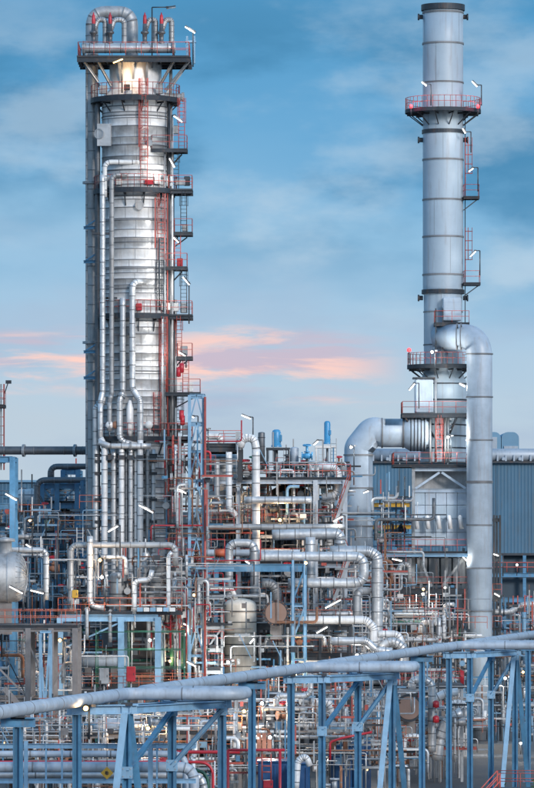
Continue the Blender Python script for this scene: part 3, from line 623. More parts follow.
# hood, second platforms, base drum
round_platform(stk, (sx_, sy_, zs(365)), S(19, YS), S(36, YS), -240, 60, brk=10, t=.4)
b = MB(); b.lathe([(S(19.2, YS), zs(372)), (S(24, YS), zs(384)), (S(24, YS), zs(415)), (S(22.5, YS), zs(418)), (S(22.5, YS), zs(462))], (sx_, sy_, 0), (0, 0, 1), 56); b.build('base_drum', 'stack_grey', stk)
for y_ in (384, 400, 425, 436, 448): ring(stk, S(24 if y_ < 416 else 22.5, YS), zs(y_), .12, d=.08)
m = MB(); m.cbox(((xs(414) + xs(432)) / 2, sy_ - 2.0, (zs(380) + zs(414)) / 2), (xs(432) - xs(414), 2.2, zs(380) - zs(414)), .12); m.build('damper_casing', 'duct_grey', stk)
m = MB(); m.box(((xs(413) + xs(433)) / 2, sy_ - 2.0, zs(379)), (xs(434) - xs(412), 2.4, .14)); m.build('casing_cap', 'dark_steel', stk)
pl = rect_platform(stk, xs(401), xs(468), sy_ - 3.6, sy_ + 1.5, zs(414), 'FLR', t=.4)
for px in (404, 420, 455): b = MB(); b.beam((xs(px), sy_ - 3.4, zs(414) - .45), (xs(px + (14 if px < 440 else -8)), sy_ - 2.0, zs(414) - 2.3), .14, .14, 'box'); b.build('bracket', 'dark_steel', pl)
pl = rect_platform(stk, xs(392), xs(468), sy_ - 4.6, sy_ + 2, zs(465), 'FLR', t=.22)
pl = rect_platform(stk, xs(433), xs(468), sy_ - 3.4, sy_ - 1.8, zs(324), 'FL', t=.3)
m = MB(); m.cbox(((xs(442) + xs(460)) / 2, sy_ - 2.1, (zs(299) + zs(322)) / 2), (xs(460) - xs(442), 1.2, zs(299) - zs(322)), .06); m.build('access_housing', 'duct_grey', stk)
b = MB()
for px in (434.5, 441.5): b.beam((xs(px), sy_ - 3.2, zs(365)), (xs(px), sy_ - 3.2, zs(310)), .12, .12)
for y_ in (326, 338, 350): b.beam((xs(434), sy_ - 3.2, zs(y_)), (xs(441.8), sy_ - 3.2, zs(y_)), .1, .1)
b.build('access_frame', 'dark_steel', stk)
for px, y0, y1, mt in ((438, 463, 416, 'red_rail'), (434.5, 463, 380, 'galv'), (444, 463, 418, 'alu_dull'), (447, 463, 416, 'galv'), (429, 463, 418, 'galv')):
    if mt == 'red_rail': q = ladder_mesh((xs(px), sy_ - 3.1, zs(y0)), zs(y1), wd=.6); q.build('ladder', mt, stk)
    else: b = MB(); b.rod((xs(px), sy_ - 2.9, zs(y0)), (xs(px), sy_ - 2.9, zs(y1)), .12, 8); b.build('riser', mt, stk)
for k in range(9):
    b = MB(); b.beam((xs(444), sy_ - 2.7, zs(420 + k * 5)), (xs(450), sy_ - 2.7, zs(420 + k * 5)), .08, .1, 'box'); b.build('rung', 'galv', stk)

# big ducts
def duct(lst, rpx, label, rings, Yd, bend, name='flue_duct'):
    pts = P3(lst); o = pipe_mesh(pts, S(rpx, Yd), bend, None, 40).build(name, 'duct_grey'); tag(o, label, 'duct')
    for (x, y, d, wdt) in rings:
        p = W(x, y, Yd); r_ = S(rpx, Yd); b = MB(); b.lathe([(r_ - .03, -wdt), (r_ + .08, -wdt), (r_ + .08, wdt), (r_ - .03, wdt)], p, d, 40, smooth=False); b.build('flange_ring', 'seam', o)
    return o
YD = 424.0
d1 = duct([(440, 337, YD + 4), (479.5, 337, YD), (479.5, 740, YD)], 12.8, 'big grey flue duct leaving the stack and dropping straight to the ground', [(457, 337, (1, -.1, 0), .05), (461, 337, (1, -.1, 0), .05), (479.5, 354, (0, 0, 1), .06), (479.5, 397, (0, 0, 1), .06), (479.5, 440, (0, 0, 1), .06), (479.5, 482, (0, 0, 1), .12), (479.5, 525, (0, 0, 1), .06), (479.5, 568, (0, 0, 1), .06), (479.5, 611, (0, 0, 1), .06), (479.5, 654, (0, 0, 1), .06), (479.5, 698, (0, 0, 1), .08)], YD, S(22, YD))
b = MB(); p = W(479.5, 0, YD); b.lathe([(S(12.8, YD), 2.4), (S(14.2, YD), 2.4), (S(14.2, YD), 2.15), (S(13.2, YD), 2.1), (S(13.2, YD), 1.2), (S(18, YD), 1.1), (S(18, YD), .9), (S(18, YD), 0)], (p.x, YD, 0), (0, 0, 1), 40, smooth=False); b.build('base_collar', 'dark_steel', d1)
b = MB(); b.box((p.x, YD, .45), (7.5, 7.0, .9)); tag(b.build('concrete_plinth', 'concrete'), 'concrete plinth carrying the foot of the big grey flue duct', 'plinth')
YE = 428.0
d2 = duct([(428, 433, YE), (384, 433, YE), (372, 431, YE), (358.5, 448, YE), (358.5, 600, YE)], 14.3, 'wide grey mitred duct running from the stack base and turning down', [(403, 433, (1, 0, 0), .07), (382, 433, (1, 0, 0), .07), (358.5, 455, (0, 0, 1), .07), (358.5, 488, (0, 0, 1), .06), (358.5, 526, (0, 0, 1), .07), (358.5, 560, (0, 0, 1), .06)], YE, S(7, YE))
b = MB(); b.lathe([(S(14.5, YE), 0), (S(18, YE), S(6, YE)), (S(18, YE), S(22, YE))], W(404, 433, YE), (1, 0, 0), 40); b.build('duct_cone', 'duct_grey', d2)
for k in range(5):
    b = MB(); b.lathe([(S(18.0, YE), 0), (S(18.3, YE), 0), (S(18.3, YE), .1), (S(18.0, YE), .1)], W(410 + k * 3.4, 433, YE), (1, 0, 0), 40); b.build('stiffener', 'dark_steel', d2)

# furnace casing under the stack
fz = thing('furnace', 'panelled pale grey furnace box with bent burner pipes below the stack', 'furnace', (xs(439), YS - 2, 0))
fy = YS - 4.0
m = MB(); m.box((xs(439), fy + 3.1, (zs(492) + zs(546)) / 2), (xs(466) - xs(413), 6.0, zs(492) - zs(546))); m.build('casing', 'galv', fz)
nx, nz = 5, 4
for i in range(nx):
    for j in range(nz):
        x0, x1 = xs(413) + (xs(466) - xs(413)) * i / nx, xs(413) + (xs(466) - xs(413)) * (i + 1) / nx
        z0, z1 = zs(546) + (zs(492) - zs(546)) * j / nz, zs(546) + (zs(492) - zs(546)) * (j + 1) / nz
        b = MB(); b.cbox(((x0 + x1) / 2, fy + .02, (z0 + z1) / 2), (x1 - x0 - .035, .2, z1 - z0 - .035), .02); b.build('panel', rnd.choice(['duct_grey', 'stack_grey']), fz)
for px in (412, 467.3): member(fz, (xs(px), fy, 0), (xs(px), fy, zs(468)), .3, .3, 'galv', 'post')
for px in (420, 445, 462): member(fz, (xs(px), fy + .4, 0), (xs(px), fy + .4, zs(548)), .26, .26, 'galv', 'post')
for y_ in (470, 491): member(fz, (xs(411), fy - .1, zs(y_)), (xs(468), fy - .1, zs(y_)), .25, .35, 'duct_grey', 'beam')
m = MB(); m.box((xs(439), fy + 1.5, zs(480)), (xs(466) - xs(413), .2, zs(471) - zs(490))); m.build('back_sheet', 'alu_dull', fz)
for a, b_ in ((414, 438), (464, 440)): member(fz, (xs(a), fy, zs(489)), (xs(b_), fy, zs(473)), .22, .22, 'duct_grey', 'brace', 'box')
for k in range(5):
    x_ = 416 + k * 11; o = pipe_mesh([W(x_, 517, YS - 4.3), W(x_, 517, YS - 5.0), W(x_ + 1.5, 529, YS - 5.0)], S(2.2, YS), .5, None, 10); o.build('burner_pipe', 'alu_bright', fz)
pl = rect_platform(fz, xs(376), xs(468), fy - 2.2, fy - .2, zs(551), 'FL', t=.5)
for y_ in (553,): member(fz, (xs(376), fy - 2.3, zs(555)), (xs(468), fy - 2.3, zs(555)), .3, .3, 'blue_pale', 'beam')
for a, b_ in ((388, 402), (430, 418), (440, 462)): member(fz, (xs(a), fy - .6, zs(586)), (xs(b_), fy - .6, zs(557)), .22, .22, 'galv', 'brace', 'box')
pl = rect_platform(fz, xs(382), xs(468), fy - 2.4, fy - .2, zs(588), 'FL', t=.4)
for px in (384, 400, 434, 456): member(fz, (xs(px), fy - 1.9, 0), (xs(px), fy - 1.9, zs(553)), .22, .22, 'dark_steel', 'post')
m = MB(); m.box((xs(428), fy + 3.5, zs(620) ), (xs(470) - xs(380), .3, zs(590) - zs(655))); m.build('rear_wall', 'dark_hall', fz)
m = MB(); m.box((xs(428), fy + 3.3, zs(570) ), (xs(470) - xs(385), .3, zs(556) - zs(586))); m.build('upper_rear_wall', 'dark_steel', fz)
for k in range(5):
    x0 = 404 + k * 12; b = MB(); b.cbox((xs(x0 + 5.5), fy + 2.9, zs(571)), (S(10.6, YS), .2, S(26, YS)), .04); b.build('panel', 'alu_dull', fz)
for px in (451, 465): pipe(P3([(px, 668, YS - 6), (px, 631, YS - 6), (px + 7, 631, YS - 4)]), S(3, YS), 'alu', 'silver gooseneck pipe below the furnace ' + ('beside the orange stairs' if px < 460 else 'next to the big flue duct'), None, seam=.9, bend=S(5, YS))

# ------------------------------------------------------------------ foreground pipe rack with expansion loops
ZP = 11.7; RP = .34
def mainX(Y): return -12.9 + (Y - 217.0) * .2033
rack = thing('expansion_loop_pipe', 'fat pale blue grey insulated pipe with square expansion loops on blue trestles', 'pipe', (mainX(243), 243, ZP))
def tri(Y, ln, gap): return [(mainX(Y), Y), (mainX(Y) + ln, Y - .6), (mainX(Y) + ln + .5, Y + gap - .6), (mainX(Y + gap) , Y + gap)]
line = [(mainX(190), 190)] + tri(243, 6.1, 3.0) + tri(294, 6.6, 3.0) + tri(355, 7.2, 3.4) + [(mainX(470), 470)]
pts = [Vector((x, y, ZP)) for x, y in line]
o = pipe_mesh(pts, RP, 1.0, None, 28).build('insulated_pipe', 'pipe_grey', rack)
for a, b in zip(pts, pts[1:]):
    Ln = (b - a).length; n = max(1, int(Ln / 5.8)) if Ln > 5 else 0
    for i in range(n):
        p = a.lerp(b, (i + .5) / n); f_ = MB(); f_.lathe([(RP, -.03), (RP + .012, -.03), (RP + .012, .03), (RP, .03)], p, b - a, 28, smooth=False); f_.build('cladding_strap', 'seam', o)
def trestle(label, posts, Yl, cap_px, aframe=None, group='blue trestles under the expansion loop pipe', name='pipe_trestle'):
    """posts: [(px, Y)]; cap beams join pairs"""
    zc_ = ZP - RP - .02; t = thing(name, label, 'trestle', Vector((W(posts[0][0], 0, posts[0][1]).x, posts[0][1], 0)), group)
    P = [Vector((W(px, 0, Y).x, Y, 0)) for px, Y in posts]; sz = .43
    for p in P:
        b = MB(); b.vpost(p, zc_ - .5, sz * .92, sz, R(-13)); b.build('post', 'blue_steel', t)
        b = MB(); b.box(p + Vector((0, 0, .04)), (.9, .9, .08)); b.build('base_plate', 'blue_steel', t)
    if len(P) == 1:
        p = P[0]; member(t, p + Vector((-.85, 0, zc_ - .25)), p + Vector((.85, 0, zc_ - .25)), .5, .46, 'blue_steel', 'cap_beam')
        b = MB(); b.box(p + Vector((0, 0, zc_)), (.7, .5, .16)); b.build('pipe_shoe', 'dark_steel', t); return t
    for a, b_ in zip(P[0::2], P[1::2]):
        d = (b_ - a).normalized() * .55; member(t, a - d + Vector((0, 0, zc_ - .27)), b_ + d + Vector((0, 0, zc_ - .27)), .5, .5, 'blue_pale', 'cap_beam')
        for p in (a, b_):
            for s_ in (-1, 1):
                b = MB(); b.box(p + Vector((s_ * .25, -.26, zc_ - .27)), (.03, .06, .42)); b.build('stiffener', 'blue_pale', t)
    if len(P) == 4:
        for i, j in ((0, 2), (1, 3)):
            a, b_ = P[i], P[j]; member(t, a + Vector((0, .3, zc_ - .32)), b_ + Vector((0, -.3, zc_ - .32)), .34, .4, 'blue_pale', 'tie_beam')
        for i, j, f0, f1 in ((2, 1, .97, .62), (3, 2, .97, .55)):
            a, b_ = P[i], P[j]; za, zb = zc_ - .6, zc_ - 3.6
            member(t, Vector((a.x, a.y - .3, za)), Vector((b_.x, b_.y - .3, zb)), .24, .24, 'blue_steel', 'knee_brace')
            for q_ in (Vector((a.x, a.y - .31, za)), Vector((b_.x, b_.y - .31, zb))):
                b = MB(); b.box(q_, (.62, .03, .62)); gp = b.build('gusset_plate', 'blue_pale', t)
                for bx2 in (-.2, .2):
                    for bz2 in (-.2, .2): b = MB(); b.rod(q_ + Vector((bx2, -.01, bz2)), q_ + Vector((bx2, -.05, bz2)), .04, 6); b.build('bolt', 'galv', gp)
    if aframe is not None:
        p = P[aframe]; h = zc_ - .5
        for s_, m_ in ((-1, 'blue_pale'), (1, 'blue_steel')):
            member(t, p + Vector((s_ * .12, s_ * .35, h)), p + Vector((s_ * 1.25, s_ * 3.2, 0)), .36, .36, m_, 'splayed_leg')
    for p in P:
        b = MB(); b.box(p + Vector((0, 0, zc_ + .0)), (.6, .6, .16)); b.build('pipe_shoe', 'dark_steel', t)
    return t
trestle('single blue post trestle under the straight run before the first expansion loop', [(18, 220)], 220, 0)
trestle('four post blue trestle carrying the first expansion loop, above the low rack rails', [(77, 236.5), (127, 237.5), (172, 245.0), (222, 246.0)], 243, 0, aframe=1)
trestle('single blue post trestle between the first and second expansion loops', [(252, 276)], 276, 0)
trestle('four post blue trestle carrying the second expansion loop', [(291, 288), (322, 289), (358, 296), (392, 297)], 294, 0, aframe=3)
trestle('single blue post trestle between the second and third expansion loops', [(422, 337.6)], 337, 0)
trestle('four post blue trestle carrying the third expansion loop, beside the flue duct foot', [(449, 349), (470, 350), (491, 357), (515, 358)], 355, 0, aframe=3)
trestle('single blue post trestle beyond the third expansion loop', [(528, 372)], 372, 0)

# lower run of pipes and cable ladders between the near trestles
tray = thing('cable_ladder_rack', 'low pale blue rack rails crossing behind the first trestle', 'rack', W(60, 800, 252))
YR = 252.0
for yy in (746, 781): member(tray, W(-20, yy, YR), W(196, yy, YR), .2, .26, 'blue_pale', 'rail')
for xx in (26, 46, 62, 152, 157): member(tray, W(xx, 850, YR), W(xx, 744, YR), .10, .10, 'blue_pale', 'hanger', 'box')
member(tray, W(26, 850, YR), W(26, 741, YR), .22, .22, 'blue_pale', 'post'); member(tray, W(150, 850, YR), W(150, 741, YR), .22, .22, 'blue_pale', 'post')
for k, (yy, r_, xe, mt, lab, dy) in enumerate(((767, 5.4, 194, 'pipe_grey', 'thick grey low pipe with elbow turning down beside the first trestle', 1.5), (754, 3.4, 186, 'pipe_grey', 'upper pale low pipe curving down beside the first trestle', 3), (775, 3.8, 204, 'alu', 'silver low pipe with elbow turning down beside the first trestle', 4.5), (762, 1.5, 213, 'red', 'red fire main pipe curving down beside the first trestle', 6.5), (770, 1.7, 208, 'green', 'green low pipe curving down between silver and red ones', 7.4))):
    Y = YR + dy; pipe(P3([(-30, yy, Y), (xe, yy, Y), (xe, 860, Y)]), S(r_, Y), mt, lab, 'low pipes behind the first trestle', seam=2.2, bend=S(15, Y), seg=14)
sg = thing('warning_sign', 'yellow diamond warning tag hanging from the low rack rail', 'sign', W(107, 780, YR - .3))
p = W(107, 773, YR - .25); h = S(6.4, YR)
b = MB(); P = [p + Vector((0, dy, h)) for dy in (0, .03)]; vv = []
for dy in (0, .03): vv += [p + Vector((x * h, dy, z * h)) for x, z in ((0, 1), (1, 0), (0, -1), (-1, 0))]
b.add(vv, [(0, 3, 2, 1), (4, 5, 6, 7), (0, 1, 5, 4), (1, 2, 6, 5), (2, 3, 7, 6), (3, 0, 4, 7)]); b.build('plate', 'yellow', sg)
b = MB()
for x0, z0, x1, z1 in ((-.3, .1, .3, .1), (0, .35, 0, -.35), (-.3, -.15, .3, -.15), (-.2, -.15, -.2, .3)): b.box(p + Vector(((x0 + x1) / 2 * h, -.012, (z0 + z1) / 2 * h)), (max(.05, abs(x1 - x0) * h), .012, max(.05, abs(z1 - z0) * h)))
b.build('symbol', 'dark_steel', sg)
b = MB(); b.rod(p + Vector((0, .05, h)), p + Vector((0, .05, 2.1)), .02, 5); b.build('hanger_wire', 'dark_steel', sg)

# walkway with red rail beyond the right-hand end of the road
wk = thing('access_platform', 'dark platform with red stair handrail beside the road', 'platform', W(515, 830, 300))
x0, x1 = W(499, 0, 300).x, W(560, 0, 300).x; zw = W(0, 789, 300).z
rect_platform(wk, x0, x1, 299, 302.5, zw, 'FB', rail='red_rail')
b = MB(); z = Vector((0, 0, 1))
for yy in (299.05, 302.4):
    a0 = Vector((x0, yy, zw)); a1 = Vector((x0 - zw * .9, yy, 0))
    for hh in (1.1, .55): b.rod(a0 + z * hh, a1 + z * hh, .04, 6)
    for i in range(4): p = a0.lerp(a1, i / 3); b.rod(p, p + z * 1.1, .035, 6)
b.build('stair_rail', 'red_rail', wk)
b = MB()
for yy in (299.05, 302.4): b.beam((x0, yy, zw - .1), (x0 - zw * .9, yy, .1), .06, .25, 'box')
b.build('stringer', 'dark_steel', wk)
for i in range(14):
    t_ = (i + .5) / 14; b = MB(); b.box((x0 - zw * .9 * t_, 300.7, zw * (1 - t_)), (.26, 3.2, .04)); b.build('tread', 'deck', wk)
for xx in (x0 + .2, x1 - .3):
    for yy in (299.1, 302.3): member(wk, (xx, yy, 0), (xx, yy, zw - .25), .16, .16, 'dark_steel', 'post')
pot = thing('low_shrub', 'low green shrub in the shadow under the dark access platform', 'shrub', (x0 + 1.6, 298.3, 0))
b = MB()
for i in range(260):
    p = Vector((x0 + 1.6 + rnd.gauss(0, .7), 298.2 + rnd.gauss(0, .35), abs(rnd.gauss(1.6, 1.0)))); d = Vector((rnd.uniform(-1, 1), rnd.uniform(-1, 1), rnd.uniform(-.3, 1))).normalized() * .16; e = d.cross(Vector((rnd.random(), rnd.random(), rnd.random()))).normalized() * .06
    b.add([p - d, p + e, p + d, p - e], [(0, 1, 2, 3)])
b.build('foliage', 'grass', pot)
b = MB()
for i in range(6): b.rod((x0 + 1.6, 298.2, 0), (x0 + 1.6 + rnd.uniform(-.8, .8), 298.2 + rnd.uniform(-.3, .3), 2.2), .03, 5)
b.build('stem', 'rust', pot)

# ------------------------------------------------------------------ helpers for plant structures
def frame(name, label, xs_, Ys_, levels, m='blue_steel', w_=.3, beam_h=.35, top=None, braces=(), decks=(), rail='orange_rail', group=None, base_y=None, cat='steel structure', deep=True):
    """xs_: photo columns at the front depth; Ys_: (front, back); levels: photo rows of beams (front)"""
    Y0, Y1 = Ys_; X = [W(x, 0, Y0).x for x in xs_]; Zl = [W(0, y, Y0).z for y in levels]
    zt_ = W(0, top, Y0).z if top is not None else max(Zl) + .1; zb = 0 if base_y is None else W(0, base_y, Y0).z
    t = thing(name, label, cat, Vector((sum(X) / len(X), (Y0 + Y1) / 2, zb)), group)
    for x in X:
        for Y in (Y0, Y1): member(t, (x, Y, zb), (x, Y, zt_), w_, w_, m, 'post')
    for z in Zl:
        for Y in (Y0, Y1): member(t, (X[0], Y + .003, z), (X[-1], Y + .003, z), w_ * .8, beam_h, m, 'beam')
        if deep:
            for x in X: member(t, (x + .002, Y0 + w_ / 2, z - .004), (x + .002, Y1 - w_ / 2, z - .004), w_ * .7, beam_h * .9, m, 'beam')
    for (i, j, a, b_) in braces: member(t, (X[i], Y0 - .02, W(0, a, Y0).z), (X[j], Y0 - .02, W(0, b_, Y0).z), .14, .14, m, 'brace', 'box')
    for spec in decks:
        y, sides = spec[0], spec[1]; xa_, xb_ = (spec[2], spec[3]) if len(spec) > 3 else (xs_[0], xs_[-1])
        rect_platform(t, W(xa_, 0, Y0).x - .2, W(xb_, 0, Y0).x + .2, Y0 - .14, Y1 + .2, W(0, y, Y0).z + beam_h / 2 + .26, sides, rail=rail)
    return t
def vessel_v(name, label, x, Y, rpx, ytop, ybot, m='alu', bands=6, bandm='dark_steel', dome=.5, cat='vessel', skirt=True, group=None):
    p = W(x, 0, Y); z1, z0 = W(0, ytop, Y).z, W(0, ybot, Y).z; r = S(rpx, Y)
    t = thing(name, label, cat, Vector((p.x, Y, z0)), group); h = r * dome
    prof = [(r * .55, z0), (r, z0 + h * .6), (r, z1 - h)] + [(r * math.cos(R(a)), z1 - h + h * math.sin(R(a))) for a in (15, 30, 45, 60, 75, 88)] + [(0, z1)]
    b = MB(); b.lathe(prof, (p.x, Y, 0), (0, 0, 1), 36); b.build('shell', m, t)
    for k in range(bands):
        z = z0 + h + (z1 - z0 - 2 * h) * (k + .5) / bands; b = MB(); b.lathe([(r - .01, -.035), (r + .03, -.035), (r + .03, .035), (r - .01, .035)], (p.x, Y, z), (0, 0, 1), 36, smooth=False); b.build('band', bandm, t)
    if skirt:
        b = MB(); b.lathe([(r * .8, 0), (r * .8, z0 + h * .5)], (p.x, Y, 0), (0, 0, 1), 24); b.build('skirt', 'post_grey', t)
    return t
def vessel_h(name, label, p0, p1, r, m='alu', bands=4, disc=None, cat='vessel', saddle=True, group=None, dome=.35, bolts=0):
    p0, p1 = Vector(p0), Vector(p1); d = (p1 - p0); Ln = d.length; d.normalize()
    t = thing(name, label, cat, Vector(((p0.x + p1.x) / 2, (p0.y + p1.y) / 2, min(p0.z, p1.z) - r)), group)
    def cap(s_): return [(r * math.cos(R(a)), r * dome * math.sin(R(a)) * s_) for a in (0, 20, 40, 60, 78, 90)]
    prof = [(q[0], -0 + q[1]) for q in reversed(cap(-1))] + [(q[0], Ln + q[1]) for q in cap(1)]
    if disc: prof = [(0, -.02), (r, -.02), (r, 0)] + [(q[0], Ln + q[1]) for q in cap(1)]
    b = MB(); b.lathe(prof, p0, d, 36); b.build('shell', m, t)
    for k in range(bands):
        b = MB(); b.lathe([(r - .01, -.05), (r + .035, -.05), (r + .035, .05), (r - .01, .05)], p0 + d * Ln * (k + .5) / bands, d, 36, smooth=False); b.build('band', 'galv', t)
    if disc:
        b = MB(); b.lathe([(0, -.14), (r * .93, -.14), (r * .93, .0), (0, 0)], p0 - d * .03, d, 36, smooth=False); b.build('end_cover', disc, t)
        b = MB(); b.lathe([(r * .93, -.10), (r * 1.14, -.10), (r * 1.14, .14), (r * .93, .14)], p0, d, 36, smooth=False); b.build('flange_ring', 'dark_steel', t)
        a, u = frame_of(d)
        for k in range(bolts):
            an = 2 * math.pi * k / bolts; q = p0 + (a * math.cos(an) + u * math.sin(an)) * r * 1.05; b = MB(); b.rod(q - d * .2, q + d * .2, .05, 6); b.build('bolt', 'rust', t)
    if saddle:
        for f_ in (.22, .78):
            q = p0 + d * Ln * f_; b = MB(); zb = max(0, q.z - r * 2.3); b.beam(Vector((q.x, q.y, zb)), Vector((q.x, q.y, q.z - r * .8)), r * 1.0, .3, 'box'); b.build('saddle', 'post_grey', t)
    return t
def valve(p, s=.5, m='galv', wheel='red', label='', group=None, axis=(1, 0, 0)):
    p = Vector(p); t = thing('valve', label, 'valve', p, group); d = Vector(axis).normalized()
    b = MB(); b.lathe([(0, -s * .7), (s * .5, -s * .7), (s * .5, -s * .55), (s * .25, -s * .5), (s * .42, -s * .15), (s * .42, s * .15), (s * .25, s * .5), (s * .5, s * .55), (s * .5, s * .7), (0, s * .7)], p, d, 12, smooth=False); b.build('body', m, t)
    b = MB(); b.rod(p, p + Vector((0, 0, s * 1.3)), s * .16, 8); b.rod(p + Vector((0, 0, s * .45)), p + Vector((0, 0, s * .6)), s * .36, 10); b.build('stem', m, t)
    b = MB(); k = 14; c0 = p + Vector((0, 0, s * 1.35)); tp = [c0 + Vector((math.cos(2 * math.pi * i / k) * s * .5, math.sin(2 * math.pi * i / k) * s * .5 * .8, 0.12 * s * math.sin(2 * math.pi * i / k))) for i in range(k + 1)]
    b.sweep(tp, s * .07, 6); b.rod(tp[0], tp[k // 2], s * .05, 5); b.rod(tp[k // 4], tp[3 * k // 4], s * .05, 5); b.build('handwheel', wheel, t)
    return t
def pump(p, s=1.0, m='motor_blue', label='', group=None, rz=0.0):
    p = Vector(p); t = thing('pump_set', label, 'pump', p, group); ca, sa = math.cos(rz), math.sin(rz)
    def q(x, y, z): return p + Vector((x * ca - y * sa, x * sa + y * ca, z)) * s
    b = MB(); b.box(q(0, 0, .12), (2.3 * s, .9 * s, .24 * s), rz); b.build('base_frame', 'post_grey', t)
    ax = Vector((ca, sa, 0)); b = MB(); b.lathe([(0, 0), (.34 * s, .03), (.36 * s, .1), (.36 * s, .95 * s), (.30 * s, 1.05 * s), (0, 1.08 * s)], q(-.05, 0, .75), ax, 18); 
    b.build('motor', m, t)
    for k in range(8):
        b = MB(); b.lathe([(.36 * s, 0), (.41 * s, 0), (.41 * s, .03 * s), (.36 * s, .03 * s)], q(.1 + k * .1, 0, .75), ax, 16, smooth=False); b.build('fin', m, t)
    b = MB(); b.lathe([(0, 0), (.42 * s, .02), (.5 * s, .15 * s), (.42 * s, .38 * s), (.16 * s, .45 * s), (.12 * s, .75 * s), (0, .75 * s)], q(-.95, 0, .7), ax, 18); b.build('casing', 'green', t)
    b = MB(); b.rod(q(-.8, 0, .9), q(-.8, 0, 1.7), .16 * s, 10); b.rod(q(-.8, 0, 1.6), q(-.8, 0, 1.72), .28 * s, 12); b.build('outlet', 'galv', t)
    for xx in (-.6, .4): b = MB(); b.box(q(xx, 0, .36), (.3 * s, .6 * s, .3 * s), rz); b.build('foot', 'post_grey', t)
    return t
COLN = {'alu': 'silver', 'alu_bright': 'bright silver', 'alu_dull': 'dull grey', 'alu_dark': 'dark', 'galv': 'galvanised', 'rust': 'rusty brown', 'green': 'green', 'white': 'white', 'blue_pale': 'pale blue', 'red': 'red', 'dark_steel': 'dark steel', 'post_grey': 'grey'}
LAND = [('horizontal drum', 12, 577), ('drum manway pipe', 44, 560), ('arched pipes', 60, 472), ('blue pipe rack', 58, 510), ('tall blue portal', 12, 520), ('braced rack by the column', 88, 520), ('walkway posts', 28, 660), ('A shaped trestle', 45, 680), ('walkway railing', 40, 618), ('rear deck', 30, 545), ('bridge pipe', 125, 545), ('drop pipe', 90, 575), ('squat grey vessel', 118, 592), ('narrow banded vessel', 157, 590), ('blue portal beam', 120, 618), ('blue grey exchanger', 100, 661), ('red extinguisher cabinet', 131, 674), ('green pipe rack', 150, 640), ('ladder tower foot', 196, 640), ('ladder tower top', 196, 430), ('ladder tower middle', 196, 530), ('beige vessel', 222, 520), ('bright drop pipe', 229, 480), ('tall arched pipe', 256, 500), ('domed reactor', 290, 500), ('inverted U pipe', 242, 550), ('deep blue beam', 250, 568), ('white drum', 240, 640), ('white drum foot', 240, 684), ('rusty exchanger', 276, 613), ('slim blue braced stand', 297, 640), ('hairpin pipe loop', 335, 570), ('fat top pipe', 305, 535), ('outer fat pipe', 377, 600), ('swan neck pipe', 340, 620), ('short blue motor', 276, 460), ('slim blue motor', 327, 460), ('filter pot', 295, 465), ('mitred duct', 358, 520), ('stair flights', 342, 530), ('furnace panels', 440, 520), ('yellow beams', 390, 515), ('furnace lower platform', 425, 588), ('orange stairs', 420, 632), ('goosenecks', 458, 645), ('flue duct middle', 480, 600), ('flue duct foot', 480, 725), ('fat hump pipe', 392, 648), ('large round cover', 409, 708), ('dark exchanger end', 377, 724), ('standing loop pipe', 432, 715), ('reboiler', 325, 732), ('blue tank lids', 345, 748), ('orange shelter', 258, 741), ('red gantry', 255, 760), ('first trestle', 120, 740), ('first trestle end', 222, 730), ('yellow tag', 107, 770), ('single near post', 18, 740), ('second trestle', 322, 720), ('single post between loops', 252, 715), ('teal hall rack', 515, 640), ('hall side pipe', 520, 610), ('flood lamp by the hall', 505, 680), ('rear drum', 335, 640), ('rear pale vessel', 300, 650), ('rear dull vessel', 95, 660), ('rear white vessel', 178, 650), ('rusty rear drum', 40, 664), ('ring platform wing', 180, 186)]
USED = set()
def near(prefix, x, y):
    order = sorted(LAND, key=lambda q: (q[1] - x) ** 2 + (q[2] - y) ** 2)
    def rel(q):
        n, lx, ly = q; dx, dy = x - lx, y - ly
        if abs(dy) > 1.3 * abs(dx): return ('below the ' if dy > 0 else 'above the ') + n
        return 'beside the ' + n
    c_ = [prefix + ' ' + rel(order[0]), prefix + ' between the %s and the %s' % (order[0][0], order[1][0]), prefix + ' ' + rel(order[1]), prefix + ' between the %s and the %s' % (order[0][0], order[2][0]), prefix + ' between the %s and the %s' % (order[1][0], order[2][0]), prefix + ' ' + rel(order[2])]
    for l_ in c_:
        if l_ not in USED and len(l_.split()) <= 16: USED.add(l_); return l_
    return c_[0]
AVOID = [(218, 260, 592, 700, 383), (-10, 32, 545, 606, 363), (394, 424, 692, 724, 363), (366, 390, 710, 738, 357), (262, 290, 598, 628, 377), (412, 467, 490, 550, 427), (465, 495, 320, 760, 425), (100, 126, 556, 600, 371)]
def hid(x, y, Y): return any(a - 6 < x < b + 6 and c_ - 10 < y < d + 6 and Y < Ym for a, b, c_, d, Ym in AVOID)
STUFF = {}
